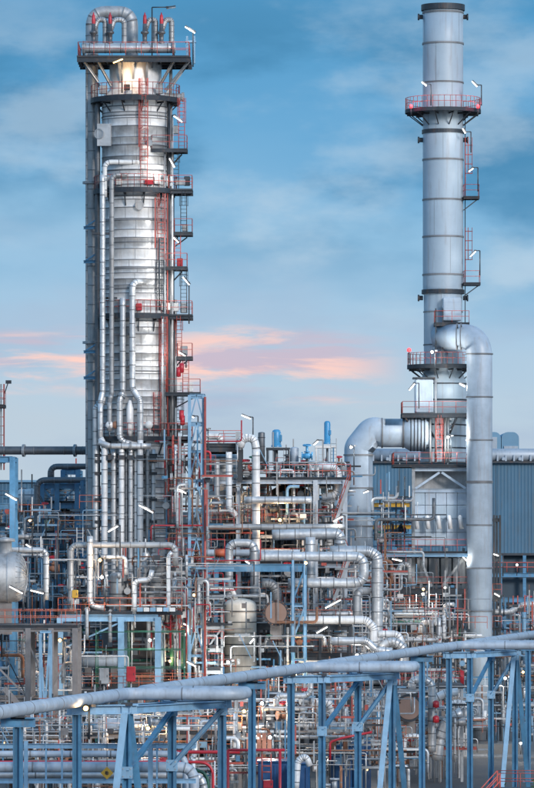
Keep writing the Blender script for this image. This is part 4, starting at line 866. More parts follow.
def clutter(zone, x0, x1, y0, y1, Y0, Y1, n, pal=('alu', 'alu', 'alu', 'alu_dull', 'galv', 'alu_bright', 'rust', 'white'), rmin=.06, rmax=.22, valves=0, seed=1, pv=.45, fl=.5, vpal=('red', 'dark_steel', 'green', 'red'), thin=None):
    rg = random.Random(seed)
    def one(big):
        Y = rg.uniform(Y0, Y1); x, y = rg.uniform(x0, x1), rg.uniform(y0, y1); m = rg.choice(pal)
        if hid(x, y, Y): return
        r = (rg.uniform(max(.09, rmin), rmax * .85) * (1 if rg.random() < .8 else 1.3)) if big else rg.uniform(.025, .07)
        size = 'medium' if r < .17 else 'thick'; u = rg.random(); zmin = .03
        def C(px, py, yy=None):
            v = W(px, py, Y if yy is None else yy); v.z = max(v.z, zmin); return v
        if u < pv:
            h = rg.uniform(14, 45) * (1 if big else 1.7); dx = rg.choice([-1, 1]) * rg.uniform(6, 22); pts = [C(x, y + h), C(x, y), C(x + dx, y)]; kind = 'upright pipe with an elbow'; nm = 'upright_pipe'
            if rg.random() < .45: pts.append(C(x + dx, y + rg.uniform(8, 30))); kind = 'gooseneck pipe'; nm = 'gooseneck_pipe'
            if rg.random() < .3: pts = [C(x, y + h), C(x, y - 4)]; kind = 'straight upright pipe'; nm = 'upright_pipe'
        elif u < pv + .38:
            l = rg.uniform(18, 60) * (1 if big else 1.9); pts = [C(x - l / 2, y), C(x + l / 2, y)]; kind = 'level pipe run'; nm = 'level_pipe'
            if rg.random() < .6: pts.append(C(x + l / 2, y + rg.choice([-1, 1]) * rg.uniform(8, 24))); kind = 'level pipe with one bent end'
            if rg.random() < .4: pts.insert(0, C(x - l / 2, y + rg.uniform(8, 22))); kind = 'bridge shaped pipe'; nm = 'bridge_pipe'
        else:
            a = C(x, y); pts = [a, a + Vector((0, -rg.uniform(1.2, 2.5), 0))]; k = pts[-1]; pts.append(Vector((k.x, k.y, max(zmin, k.z - rg.uniform(.8, 2.6))))); kind = 'forward reaching elbow pipe'; nm = 'elbow_pipe'
        if big:
            o = pipe(pts, r, m, near('%s %s %s' % (size, COLN.get(m, m), kind), x, y), None, name=nm, seam=1.0, seg=10 if r < .14 else 12, fl=[(0, rg.uniform(.25, .8))] if rg.random() < fl and (pts[1] - pts[0]).length > .8 else [])
            o['group'] = 'pipes ' + zone
        else:
            q = pipe_mesh(pts, r, r * 4, None, 6); STUFF.setdefault(m, MB()).add(q.v, q.f, True)
    nb = int(n * .62)
    for i in range(nb): one(True)
    for i in range(int(n * 2.6) if thin is None else thin): one(False)
    # slender steel uprights, ties and small blocks (flanges, boxes, instruments) too small to pick apart
    for i in range(int(n * 3.2)):
        Y = rg.uniform(Y0, Y1); a = W(rg.uniform(x0, x1), rg.uniform(y0, y1), Y); a.z = max(a.z, .3); u = rg.random(); m = rg.choice(['galv', 'blue_steel', 'blue_pale', 'dark_steel', 'dark_steel', 'galv', 'alu_dull', 'post_grey', 'white', 'red_rail', 'alu'])
        q = MB(); L_ = rg.uniform(1.0, 3.2)
        if u < .35: q.beam(a, a + Vector((0, 0, L_)), .12, .12, 'L')
        elif u < .6: q.beam(a, a + Vector((L_, 0, 0)), .1, .16)
        elif u < .66:
            m = rg.choice(['galv', 'blue_pale', 'dark_steel']); q.beam(a, a + Vector((L_ * rg.choice([-.4, .4]), 0, L_ * .8)), .08, .08, 'L')
        elif u < .9: q.box(a, (rg.uniform(.2, .6), rg.uniform(.2, .4), rg.uniform(.2, .6)))
        elif u < .93: q = ladder_mesh(a, a.z + 2.4, cage=False)
        elif u < .96:
            m = rg.choice(['red_rail', 'orange_rail']); q = rail_mesh([a, a + Vector((2.2, 0, 0))])
        else: q.lathe([(0, -.12), (.26, -.12), (.26, .12), (0, .12)], a, rg.choice([(1, 0, 0), (0, 1, 0), (0, 0, 1)]), 10)
        STUFF.setdefault(m, MB()).add(q.v, q.f)
    for i in range(valves):
        Y = rg.uniform(Y0, Y1); x, y = rg.uniform(x0, x1), rg.uniform(y0, y1); p = W(x, y, Y); p.z = max(p.z, .4); wc = rg.choice(vpal)
        if hid(x, y, Y): continue
        bm = rg.choice(['galv', 'alu_dull', 'rust', 'dark_steel']); s_ = rg.uniform(.4, .75)
        valve(p, s_, bm, wc, near('%s %s valve with %s handwheel' % ('small' if s_ < .56 else 'large', COLN.get(bm, bm), COLN.get(wc, wc)), x, y), 'valves ' + zone, axis=rg.choice([(1, 0, 0), (0, 1, 0), (1, .4, 0)]))
def build_stuff():
    names = list(STUFF); v, f, sm, mi = [], [], [], []
    for i, k in enumerate(names):
        b = STUFF[k]; n = len(v); v += b.v; f += [tuple(q + n for q in t) for t in b.f]; sm += b.sm; mi += [i] * len(b.f)
    me = bpy.data.meshes.new('small_bore_pipework'); me.from_pydata(v, [], f); me.polygons.foreach_set('use_smooth', sm)
    for k in names: me.materials.append(MATS[k])
    me.polygons.foreach_set('material_index', mi); me.update()
    o = bpy.data.objects.new('small_bore_pipework', me); col.objects.link(o); o['kind'] = 'stuff'
    tag(o, 'dense tangle of thin tubing, conduit and bracket steel filling the plant', 'pipework'); return o
def jbox(x, y, Y, wpx, hpx, m, label, group=None, name='control_cabinet', cat='cabinet'):
    p = W(x, y, Y); t = thing(name, label, cat, Vector((p.x, Y, p.z - S(hpx, Y) / 2)), group)
    b = MB(); b.cbox(p, (S(wpx, Y), .5, S(hpx, Y)), .04); b.build('cabinet_body', m, t)
    b = MB(); b.box(p + Vector((0, -.27, 0)), (S(wpx, Y) * .86, .03, S(hpx, Y) * .88)); dd = b.build('door', m, t)
    b = MB(); b.box(p + Vector((S(wpx, Y) * .32, -.3, 0)), (.05, .05, .18)); b.build('handle', 'dark_steel', dd)
    b = MB(); b.rod(p + Vector((0, .2, -S(hpx, Y) / 2)), Vector((p.x, Y + .2, max(0, p.z - S(hpx, Y) / 2 - 1.2))), .06, 6); b.build('stand', 'galv', t)
    return t

# ------------------------------------------------------------------ left block
pipe(P3([(-40, 450.5, 386), (88, 450.5, 384), (91.5, 450.5, 381.5)]), S(4.2, 385), 'alu_dark', 'long dark elevated transfer pipe running level into the column side', seam=2.2, seg=18, fl=[(0, .5), (0, .9)])
lt = thing('light_mast', 'thin lattice light mast with red platforms and a small antenna', 'mast', W(0, 700, 392))
for xx in (-6, 1, 4): member(lt, W(xx, 470, 392), W(xx, 384, 392), .12, .12, 'red_rail' if xx > 2 else 'galv', 'post', 'box')
for yy in range(390, 470, 9): member(lt, W(-6, yy, 392), W(4, yy, 392), .06, .06, 'red_rail', 'rung', 'box')
rect_platform(lt, W(-20, 0, 392).x, W(5.5, 0, 392).x, 390, 393, W(0, 405, 392).z, 'FR'); rect_platform(lt, W(-20, 0, 392).x, W(5, 0, 392).x, 390, 393, W(0, 460, 392).z, 'FR')
member(lt, W(-5, 705, 392), W(-5, 470, 392), .2, .2, 'blue_pale', 'post')
b = MB(); b.box(W(8.5, 382, 392), (.5, .15, .3)); b.rod(W(4, 395, 392), W(8, 383, 392), .05, 6); b.build('antenna', 'dark_steel', lt)

frame('portal_structure', 'tall blue steel portal with one long leg beside the light mast', (-16, 12.5), (366, 370), (459, 506, 552, 600), w_=.46, beam_h=.45, top=457)
fl_ = frame('pipe_support_rack', 'blue steel pipe frame with crossed braces under the two arched pipes', (42, 57, 77), (392, 400), (486, 506, 536, 566), w_=.42, beam_h=.42, top=484, braces=((0, 1, 486, 506), (1, 2, 506, 486), (1, 2, 536, 506), (2, 1, 536, 506)), decks=((506, ''), (536, 'F')))
frame('raised_rack', 'short raised blue frame on top of the pipe frame', (63, 78), (394, 399), (471.5,), w_=.42, beam_h=.42, top=470, base_y=486)
frame('braced_rack', 'pale braced frame between pipe frame and tall column', (82, 95), (388, 394), (482, 510, 540, 566), 'blue_steel', w_=.3, braces=((0, 1, 540, 482), (1, 0, 540, 482), (0, 1, 566, 540)))
for lst, lab in (([(37, 530, 390), (37, 480, 390), (96, 480, 390)], 'lower dark arched pipe crossing the blue pipe frame'), ([(50.5, 482, 391), (50.5, 466.5, 391), (96, 466.5, 391)], 'upper dark arched pipe looping over the blue pipe frame')):
    pipe(P3(lst), S(3.0, 390), 'alu_dark', lab, 'arched pipes on the blue frame', seam=1.2, bend=S(9, 390), seg=14)
frame('rear_deck_structure', 'far blue frame with orange railed decks behind the horizontal drum', (-8, 28, 66, 98), (404, 412), (508, 528, 552, 580), 'blue_steel', w_=.3, decks=((528, 'F'), (552, 'F'), (580, 'F')), rail='red_rail')
vessel_h('small_tank', 'small white capped tank on the shelf of the blue pipe frame', W(20, 497, 398), W(36, 497, 398), .7, 'alu_bright', 2)
sh = thing('flat_canopy', 'flat pale canopy sheet on the rear blue frame', 'canopy', W(42, 502, 396))
b = MB(); b.box(W(42, 503, 396), (S(50, 396), 3.5, .15)); b.build('sheet', 'galv', sh)
for xx in (20, 64): member(sh, W(xx, 528, 396), W(xx, 504, 396), .1, .1, 'galv', 'leg', 'box')
# horizontal drum with ribbed head
dv = vessel_h('horizontal_drum', 'big silver horizontal drum with radial ribbed dome head', W(-60, 577, 362), W(16, 577, 362), S(25, 362), 'alu_dull', 5, dome=.45)
for k in range(28):
    an = 2 * math.pi * k / 28; r_ = S(25, 362); c_ = W(16, 577, 362); L_ = []
    for a in (4, 25, 45, 62, 76): L_.append(c_ + Vector((r_ * .45 * math.sin(R(a)) + .02, math.cos(an) * r_ * math.cos(R(a)) * 1.004, math.sin(an) * r_ * math.cos(R(a)) * 1.004)))
    b = MB(); b.sweep(L_, .022, 5); b.build('rib', 'alu_dull', dv)
b = MB(); b.lathe([(.55, 0), (.55, .9), (.8, .9), (.8, 1.15), (.5, 1.2), (0, 1.3)], W(5, 553, 362), (0, 0, 1), 18); b.build('manway', 'alu_dull', dv)
pipe(P3([(5, 548, 362), (5, 550, 364), (46, 550, 364), (46, 600, 364)]), S(2.8, 364), 'alu', 'silver pipe from the drum manway bending down beside it', seam=1.0, bend=S(7, 364))
# concrete-coloured legs and walkway
gy = frame('walkway_structure', 'brown grey steel walkway on stout posts with orange railings beside the horizontal drum', (-14, 28, 51, 75), (352, 359), (630, 700), 'post_grey', w_=.44, beam_h=.28, top=628, braces=((0, 1, 655, 698), (1, 2, 642, 694), (2, 3, 690, 640)), decks=((630, 'FB'),), rail='orange_rail')
b = frame('a_shaped_trestle', 'slender pale blue A shaped frame in front of the walkway posts', (40, 50), (349, 351), (632,), 'blue_pale', w_=.16, beam_h=.16, top=634, braces=((1, 0, 634, 780), (0, 1, 640, 780)))
member(gy, W(4, 688, 350), W(40, 728, 350), .4, .4, 'post_grey', 'brace', 'box')
# blue portal deck
bp = frame('portal_deck', 'blue portal deck with orange railings in front of the column foot', (60, 121, 158), (366, 374), (618,), 'blue_pale', w_=.5, beam_h=.55, top=617, decks=((618, 'FB', 60, 180),), braces=((0, 1, 650, 622),))
for k in range(6):
    b = MB(); b.box(W(140 + k * 6.5, 609.5, 365.2), (S(5.6, 365), .08, .32)); b.build('kick_panel', 'white' if k % 2 else 'blue_pale', bp)
frame('lower_deck', 'low red railed deck under the portal with the red extinguisher box', (78, 140, 200), (362, 370), (696,), 'post_grey', w_=.35, beam_h=.45, top=696, decks=((696, 'FB'),), rail='orange_rail')
frame('green_pipe_rack', 'thin green pipe frame standing under the portal deck', (96, 128, 184), (364, 368), (650, 632, 668), 'green', w_=.07, beam_h=.07, top=630)
frame('low_pipe_rack', 'grey low frame stuffed with pipes behind the portal deck', (70, 105, 140, 175), (384, 396), (560, 590, 622, 655), 'galv', w_=.26, decks=((590, 'F'), (622, 'F'), (655, 'F')), rail='red_rail')
vessel_h('shell_exchanger', 'blue grey horizontal exchanger shell under the portal deck', W(78, 661, 372), W(124, 661, 372), S(6.5, 372), 'pipe_grey', 4, dome=.3)
jbox(131, 674, 361, 9, 15, 'red', 'bright red extinguisher cabinet on the low railed deck', name='extinguisher_cabinet')
jbox(104, 676, 361, 10, 16, 'galv', 'pale grey control cabinet on the low railed deck')
# pipework at the column foot
pipe(P3([(71, 612, 368), (71, 545, 368), (175.5, 545, 368), (175.5, 566, 368)]), S(3.0, 368), 'alu_dull', 'long dull bridge pipe across the column foot', seam=1.1, bend=S(8, 368), seg=14)
pipe(P3([(90, 536, 366.8), (90, 606, 366.8), (104, 608, 366.8)]), S(3.0, 368), 'alu', 'silver drop pipe with swept foot beside the bridge pipe', seam=1.0, bend=S(8, 368), seg=14)
pipe(P3([(134.5, 614, 366), (134.5, 581, 366), (150, 580, 366), (152, 570, 366)]), S(2.6, 366), 'alu', 'silver gooseneck standing on the blue portal deck', seam=.9, bend=S(6, 366), seg=14)
pipe(P3([(101, 557, 367), (126, 557, 367), (126, 575, 367)]), S(2.0, 367), 'alu', 'slim silver bent pipe below the bridge pipe', seam=.8, bend=S(5, 367))
pipe(P3([(168.5, 612, 366), (168.5, 556, 366), (172, 552, 366)]), S(2.2, 366), 'alu', 'slim silver standpipe near the ladder tower landings', seam=.9)
vessel_v('narrow_vessel', 'narrow green grey banded vessel behind the blue portal deck', 157, 372, 7.5, 553, 622, 'alu_dull', 6, skirt=False)
vessel_v('narrow_vessel', 'narrow pinkish silver vessel beside the green grey banded one', 146, 373, 4.2, 552, 620, 'alu', 5, skirt=False)
vessel_v('squat_vessel', 'squat dull grey vessel on the deck beside the drop pipe', 118, 372, 9, 572, 616, 'alu_dull', 3, skirt=False)
jbox(75, 594, 364, 6, 8, 'yellow', 'yellow hanging valve actuator box by the blue portal deck', name='actuator_box')

# ------------------------------------------------------------------ central structure
frame('reactor_structure', 'tall grey process structure with dark decks and blue topped mixers', (207, 238.5, 315.5, 345), (394, 410), (482, 527, 566, 612), 'pipe_grey', w_=.42, beam_h=.34, top=480, decks=((482, 'FRB', 240, 349), (527, 'F'), (566, 'F')), rail='red_rail')
frame('upper_bay', 'upper dark decked bay beside the ladder tower', (207, 240), (393.5, 404), (449,), 'dark_steel', w_=.45, beam_h=.5, top=447, base_y=482, decks=((449, 'FB'),), rail='red_rail')
member(bpy.data.objects['upper_bay'], W(238.5, 450, 393), W(238.5, 432, 393), .5, .5, 'galv', 'post')
vessel_v('domed_reactor', 'wide dark domed reactor inside the grey process structure', 290, 404, 27, 484, 600, 'alu_dark', 5, dome=.8)
vessel_v('beige_vessel', 'beige cladded vessel behind the thin drop pipe of the grey structure', 222, 406, 19, 452, 640, 'alu_dull', 10, dome=.4)
vessel_v('rear_vessel', 'pale banded vessel partly hidden behind the mitred duct stairs', 328, 412, 13, 495, 640, 'alu', 8, dome=.4)
vessel_v('slim_tower', 'slim pale vessel between the domed reactor and the beige vessel', 258, 410, 9, 478, 640, 'alu', 9, dome=.4)
for i, (x, yt, yb_2, wpx, tx0, tx1, ty, tm, lab) in enumerate(((276.5, 429.5, 447, 4.6, 266, 290, 449, 'dark_steel', 'short blue mixer motor standing on a dark four legged stand'), (327.3, 421, 444, 3.2, 315, 336, 447, 'white', 'tall slim blue mixer motor standing on a white table frame'))):
    Y = 399; t = thing('mixer_motor', lab, 'motor', W(x, 480, Y), 'blue mixer motors'); r = S(wpx, Y); p = W(x, 0, Y); z0, z1 = W(0, yb_2, Y).z, W(0, yt, Y).z
    b = MB(); b.lathe([(r * 1.15, z0), (r * 1.15, z0 + .15), (r, z0 + .18), (r, z1 - r * .7), (r * .85, z1 - r * .25), (r * .45, z1), (0, z1)], (p.x, Y, 0), (0, 0, 1), 20); b.build('motor_body', 'motor_blue', t)
    b = MB(); b.box((p.x + r * .9, Y - .2, (z0 + z1) / 2), (r * .6, .3, r * 1.4)); b.build('terminal_box', 'motor_blue', t)
    zt_ = W(0, ty, Y).z; zb_ = W(0, 478, Y).z; b = MB(); b.box((W((tx0 + tx1) / 2, 0, Y).x, Y, zt_), (S(tx1 - tx0, Y), 1.7, .22)); b.build('stand_top', tm, t)
    for xx in (tx0 + 1.2, tx1 - 1.2):
        for yy in (-.7, .7): member(t, (W(xx, 0, Y).x, Y + yy, zb_), (W(xx, 0, Y).x, Y + yy, zt_ - .1), .16, .16, tm if tm == 'white' else 'dark_steel', 'leg', 'box')
    b = MB(); b.lathe([(r * .9, zb_), (r * .9, zb_ + .7), (r * .35, zb_ + .75), (r * .35, zt_)], (p.x, Y, 0), (0, 0, 1), 16); b.build('gearbox', 'alu_dark', t)
vessel_v('filter_pot', 'small grey filter pot on the reactor deck between the two blue motors', 294.5, 397, 4.2, 447, 478, 'pipe_grey', 1, dome=.3, skirt=False)
vessel_v('dark_pot', 'dark ribbed pot on the deck by the tall arched pipe', 261.5, 397, 3.4, 432, 470, 'alu_dark', 4, dome=.3, skirt=False)
v = valve(W(307, 456, 396), 0.7, 'motor_blue', 'motor_blue', 'bright blue actuated valve on the reactor deck beside the filter pot'); b = MB(); b.rod(W(307, 478, 396), W(307, 458, 396), .12, 8); b.build('standpipe', 'dark_steel', v)
for lst, r_, mt, lab in (
  ([(240, 447, 392), (243, 438, 392), (254, 438, 392), (256, 448, 392), (256, 600, 392)], 4.0, 'alu_bright', 'tall silver pipe arching over the grey post and dropping through the decks'),
  ([(229, 452, 392), (229, 508, 392), (236, 516, 392)], 3.1, 'alu_bright', 'bright drop pipe with a bent foot hanging from the upper bay'),
  ([(217, 460, 393), (217, 500, 393), (226, 503, 393)], 3.0, 'alu_dull', 'dull hooked pipe beside the bright drop pipe'),
  ([(206, 444, 395), (206, 436, 395), (220, 436, 395), (222, 446, 395)], 3.4, 'alu_bright', 'small white hooped pipe on the upper bay deck'),
  ([(318, 467, 395), (333, 467, 395), (338, 472, 395), (338, 494, 395), (322, 498, 395)], 3.8, 'alu_bright', 'bright curled pipe at the end of the reactor deck by the stairs'),
  ([(245, 500, 391), (312, 500, 391)], 3.6, 'alu', 'silver level pipe running in front of the domed reactor'),
  ([(190, 527, 390), (345, 527, 390)], 3.2, 'alu_dull', 'long dull level pipe across the grey process structure'),
  ([(200, 553, 390), (300, 553, 390)], 3.6, 'pipe_grey', 'blue grey level pipe with an orange patch behind the inverted U pipe'),
  ([(229, 600, 386), (229, 543, 386), (254.5, 543, 386), (254.5, 600, 386)], 4.2, 'alu', 'inverted U silver pipe in front of the blue beam'),
  ([(272, 535, 384), (340, 533.5, 384), (340, 546, 384), (343, 549, 386)], 5.4, 'alu', 'fat silver top pipe with blunt end over the stacked pipe loops'),
  ([(310.5, 537, 383), (310.5, 582, 383)], 5.0, 'alu', 'fat short upright pipe joining the fat top pipe'),
  ([(330, 551.5, 382), (368, 551.5, 382), (377, 556, 382), (377, 648, 382)], 5.6, 'alu', 'fat silver outer pipe turning down in the pipe loops'),
  ([(258, 556.5, 380), (364, 556.5, 380), (364, 583, 380), (288, 583, 380)], 4.8, 'alu', 'fat silver pipe looped sideways like a hairpin'),
  ([(368, 591, 382), (357, 591, 381), (357, 624, 381)], 4.0, 'alu_dull', 'dull hooked drop pipe inside the hairpin loop'),
  ([(300, 620, 378), (366, 620, 378), (374, 628, 378), (374, 652, 378)], 4.2, 'alu_bright', 'bright silver swan neck pipe below the hairpin loop'),
  ([(262, 583, 380), (272, 583, 380), (277, 592, 380), (277, 602, 380)], 4.6, 'alu_dull', 'dull elbow dropping onto the rusty exchanger'),
  ([(190, 589, 378), (232, 589, 378), (236, 600, 378)], 2.4, 'white', 'pale level pipe reaching over the white drum'),
  ([(188, 596, 377), (266, 596, 377)], 1.5, 'galv', 'thin pale level pipe just above the white drum'),
  ([(330, 641, 372), (366, 641, 372), (376, 650, 372), (392, 652, 372)], 4.0, 'alu', 'silver swept pipe behind the loop pipe crossing'),
  ([(380, 648, 376), (392, 640, 376), (404, 648, 376), (404, 672, 376)], 4.6, 'alu', 'fat silver hump pipe beneath the furnace stairs'),
  ([(378, 634, 378), (398, 634, 378), (402, 644, 378)], 3.6, 'alu_bright', 'bright bent pipe above the fat hump pipe')):
    pipe(P3(lst), S(r_, lst[0][2]), mt, lab, None, seam=1.1, bend=S(r_ * 2.2, lst[0][2]), seg=16)
rg_ = MB(); p = W(220, 553, 390); rg_.lathe([(S(3.7, 390), -.45), (S(3.9, 390), -.45), (S(3.9, 390), .45), (S(3.7, 390), .45)], p, (1, 0, 0), 16); tag(rg_.build('pipe_wrap', 'orange_rail'), 'orange repair wrap around the blue grey level pipe', 'pipe wrap')
frame('beam_structure', 'blue frame with deep level beam above the white drum', (208, 216, 293, 305), (378, 386), (568,), 'blue_steel', w_=.32, beam_h=.62, top=566, braces=((2, 3, 600, 568), (1, 0, 600, 570)))
frame('drum_deck', 'small orange railed deck right behind the white drum', (216, 264), (389, 393), (600,), 'galv', w_=.2, top=600, decks=((600, 'F'),), rail='orange_rail')
frame('braced_stand', 'slim blue braced posts beside the rusty exchanger', (293, 305), (376, 379), (606, 660), 'blue_pale', w_=.17, beam_h=.16, top=560, braces=((0, 1, 640, 606),))
vessel_v('white_drum', 'upright off white cladded drum with dark bands near the loop pipe', 240, 383, 16.5, 598, 690, 'cream_clad', 7, dome=.45)
vessel_h('rusty_exchanger', 'rusty brown bolted round exchanger end facing the road', W(276, 613, 376), W(276, 613, 381), S(11.5, 376), 'rust', 2, disc='wood_brown', bolts=20, dome=.3)
# stairs zigzag beside the mitred duct
def stair(label, x0, y0, x1, y1, Y, wd=1.1, rail='red_rail', string='galv', group=None):
    a, b_ = W(x0, y0, Y), W(x1, y1, Y); t = thing('steel_stair', label, 'stair', Vector((b_.x, Y, b_.z)), group); z = Vector((0, 0, 1)); wv = Vector((0, wd, 0))
    for k in (0, 1):
        m_ = MB(); m_.beam(a + wv * k, b_ + wv * k, .06, .28, 'box'); m_.build('stringer', string, t)
        m_ = MB()
        for hh in (1.0, .5): m_.rod(a + wv * k + z * hh, b_ + wv * k + z * hh, .035, 6)
        n = max(2, int((a - b_).length / 1.3))
        for i in range(n + 1): q = a.lerp(b_, i / n) + wv * k; m_.rod(q, q + z, .03, 5)
        m_.build('handrail', rail, t)
    n = max(3, int(abs(a.z - b_.z) / .24))
    for i in range(n): q = a.lerp(b_, (i + .5) / n) + wv * .5; m_ = MB(); m_.box(q, (.26, wd - .08, .05)); m_.build('tread', 'galv', t)
    return t
stair('grey steel stair with red rails dropping from the reactor deck end', 350, 481, 335, 524, 391)
stair('middle stair flight with red rails beside the rear vessel', 335, 524, 349, 560, 393)
stair('lower stair flight with red rails behind the pipe loops', 349, 560, 334, 600, 391)
stair('orange railed stair flight below the furnace lower platform', 423, 612, 412, 652, 421, rail='orange_rail')
stair('second orange railed stair flight beside the goosenecks', 436, 612, 425, 652, 420, rail='orange_rail')
frame('stair_landing', 'blue railed landing at the head of the orange stairs', (388, 424, 438), (421, 425), (612,), 'blue_pale', w_=.3, top=612, decks=((612, 'FB'),), rail='orange_rail')
frame('pipe_rack_right', 'dark grey pipe rack with red rails below the furnace', (384, 410, 446, 462), (414, 424), (625, 655, 690), 'dark_steel', w_=.26, decks=((625, 'F', 440, 462), (655, 'F'), (690, 'F')), rail='red_rail')
frame('yellow_rack', 'distant rack with yellow beams between the mitred duct and the furnace', (372, 384, 396, 410), (446, 456), (508, 530, 560, 590), 'blue_steel', w_=.26, decks=((530, 'F'),), rail='red_rail')
m_ = bpy.data.objects['yellow_rack']; member(m_, W(370, 505, 445), W(411, 505, 445), .3, .4, 'yellow', 'beam'); member(m_, W(370, 527, 445), W(411, 527, 445), .3, .4, 'yellow', 'beam')
frame('hall_side_rack', 'blue braced rack beside the big duct in front of the teal hall', (496, 505, 530), (440, 448), (600, 622, 645, 668), 'blue_steel', w_=.22, decks=((645, 'F'),), rail='red_rail', braces=((1, 2, 668, 645), (2, 1, 668, 645)))
frame('duct_side_tower', 'slim dark post frame with brackets at the flue duct side', (494, 500), (430, 436), (520, 560, 600, 640), 'dark_steel', w_=.2, top=515, decks=((600, 'F'), (660, 'F'), (632, 'F')), rail='orange_rail')
pipe(P3([(540, 603, 432), (522, 605, 432), (510, 612, 432), (490, 612, 432)]), S(3.0, 432), 'alu', 'silver swan neck pipe running behind the big flue duct', seam=1.0)
pipe(P3([(524, 612, 431), (524, 660, 431)]), S(2.4, 431), 'blue_pale', 'pale blue upright pipe under the swan neck pipe', seam=1.0)

# ------------------------------------------------------------------ lower centre and right
vessel_h('lower_exchanger', 'large pale round exchanger cover with brown streaks behind the blue trestle', W(409, 708, 362), W(409, 708, 369), S(12.3, 362), 'alu_dull', 2, disc='wood_brown', bolts=0, dome=.3)
vessel_h('dark_exchanger', 'smaller dark red brown exchanger end beside the large round cover', W(377.5, 724, 356), W(377.5, 724, 362), S(9.6, 356), 'galv', 2, disc='rust', bolts=16, dome=.3)
ex = vessel_h('reboiler', 'fat dull silver reboiler shell slanting behind the blue tanks', W(308, 742, 358), W(345, 722, 360), S(11.5, 358), 'alu', 5, dome=.5)
pipe(P3([(368, 735, 358), (368, 702, 358), (374, 696, 358), (392, 696, 358)]), S(3.2, 358), 'alu', 'silver hooped pipe feeding the dark exchanger end', seam=.9)
pipe(P3([(404, 760, 360), (404, 736, 360), (420, 736, 360), (420, 748, 360)]), S(2.6, 360), 'alu_bright', 'bright bent drain pipe below the large round cover', seam=.8)
pipe(P3([(412, 690, 364), (412, 680, 364), (432, 680, 364), (432, 752, 364)]), S(4.0, 364), 'alu', 'silver standing loop pipe beside the large round cover', seam=1.0, seg=14)
pipe(P3([(432, 700, 366), (446, 693, 366), (458, 692, 366)]), S(4.2, 366), 'alu_bright', 'bright stubby pipe joining the standing loop pipe', seam=.8, seg=14)
pipe(P3([(437, 760, 367), (440, 738, 367), (446, 720, 367), (462, 712, 367)]), S(5, 367), 'alu', 'fat silver swept pipe near the concrete column plinth', seam=.8, seg=14)
pipe(P3([(440, 752, 368), (440, 724, 368), (466, 722, 368)]), S(3.8, 368), 'alu_dull', 'dull bent pipe beside the fat swept pipe', seam=.8, seg=14)
pipe(P3([(452, 712, 370), (452, 704, 370), (464, 704, 370), (464, 716, 370)]), S(4.2, 370), 'alu_bright', 'bright hump pipe before the flue duct foot', seam=.8, seg=14)
vessel_v('concrete_bollard_tank', 'pale upright narrow tank beside the flue duct foot', 464, 398, 5.0, 700, 757, 'white', 2, dome=.2, skirt=False)
for x, y, lab in ((436, 704, 'red valve actuator on the standing loop pipe'), (436, 719, 'lower red valve actuator on the standing loop pipe')):
    t = thing('red_actuator', lab, 'actuator', W(x, y + 4, 363)); b = MB(); b.lathe([(0, 0), (S(3.2, 363), .05), (S(3.2, 363), .5), (S(1.5, 363), .6), (0, .62)], W(x, y + 4, 363), (0, 0, 1), 16); b.build('bonnet', 'red', t); b = MB(); b.rod(W(x, y + 9, 363), W(x, y + 4, 363), .1, 8); b.build('stem', 'galv', t)
def blue_tank(x0, x1, y0, y1, Y, dep, label):
    a, b_ = W(x0, y0, Y), W(x1, y1, Y); z0 = .25; t = thing('blue_tank', label, 'tank', Vector(((a.x + b_.x) / 2, Y, 0)), 'royal blue tanks by the trestles')
    b = MB(); b.cbox(((a.x + b_.x) / 2, Y + dep / 2, (a.z + z0) / 2), (b_.x - a.x, dep, a.z - z0), .12); b.build('tank_body', 'royal_blue', t)
    b = MB(); b.box(((a.x + b_.x) / 2, Y + dep / 2, a.z + .03), (b_.x - a.x + .15, dep + .15, .1)); b.build('lid', 'royal_blue', t)
    n = max(2, int((b_.x - a.x) / .8))
    for i in range(n): xx = a.x + (b_.x - a.x) * (i + .5) / n; b = MB(); b.box((xx, Y - .05, (a.z + z0) / 2), (.1, .12, (a.z - z0) * .86)); b.build('stiffener', 'royal_blue', t)
    for xx in (a.x + .2, b_.x - .2): member(t, (xx, Y + .3, 0), (xx, Y + .3, z0), .2, .2, 'dark_steel', 'leg', 'box')
    return t
blue_tank(258, 292, 762, 790, 330, 3.5, 'royal blue box tank behind the single trestle post')
blue_tank(331, 352, 746, 774, 352, 3.0, 'royal blue box tank with open side rail beside the reboiler')
blue_tank(352, 371, 743, 766, 354, 3.0, 'royal blue box tank nearest the dark exchanger end')
blue_tank(296, 310, 764, 790, 326, 2.5, 'small royal blue box tank with white elbow pipe in front')
rf = thing('red_gantry', 'bright red tubular gantry in front of the first blue tank', 'gantry', W(250, 830, 312))
for x0, y0, x1, y1 in ((228, 750, 285, 750), (280, 750, 280, 850), (228, 750, 228, 850)): b = MB(); b.rod(W(x0, y0, 312), W(x1, y1, 312), .10, 10); b.build('tube', 'red', rf)
b = MB()
for yy in (760, 766, 772): b.rod(W(262, yy, 312), W(271, yy, 312), .05, 6)
for xx in (262, 271): b.rod(W(xx, 754, 312), W(xx, 780, 312), .05, 6)
b.build('guard', 'red_rail', rf)
jbox(268, 784, 312, 10, 8, 'red', 'red hydrant box standing under the red gantry', name='hydrant_box')
pipe(P3([(170, 752, 330), (240, 752, 330)]), .13, 'red', 'bright red fire main seen between the first trestle posts', seam=2, name='fire_main')
pipe(P3([(330, 760, 332), (330, 742, 332), (342, 738, 332), (372, 732, 332)]), .09, 'red', 'thin bent red handrail pipe above the blue tank', seam=None)
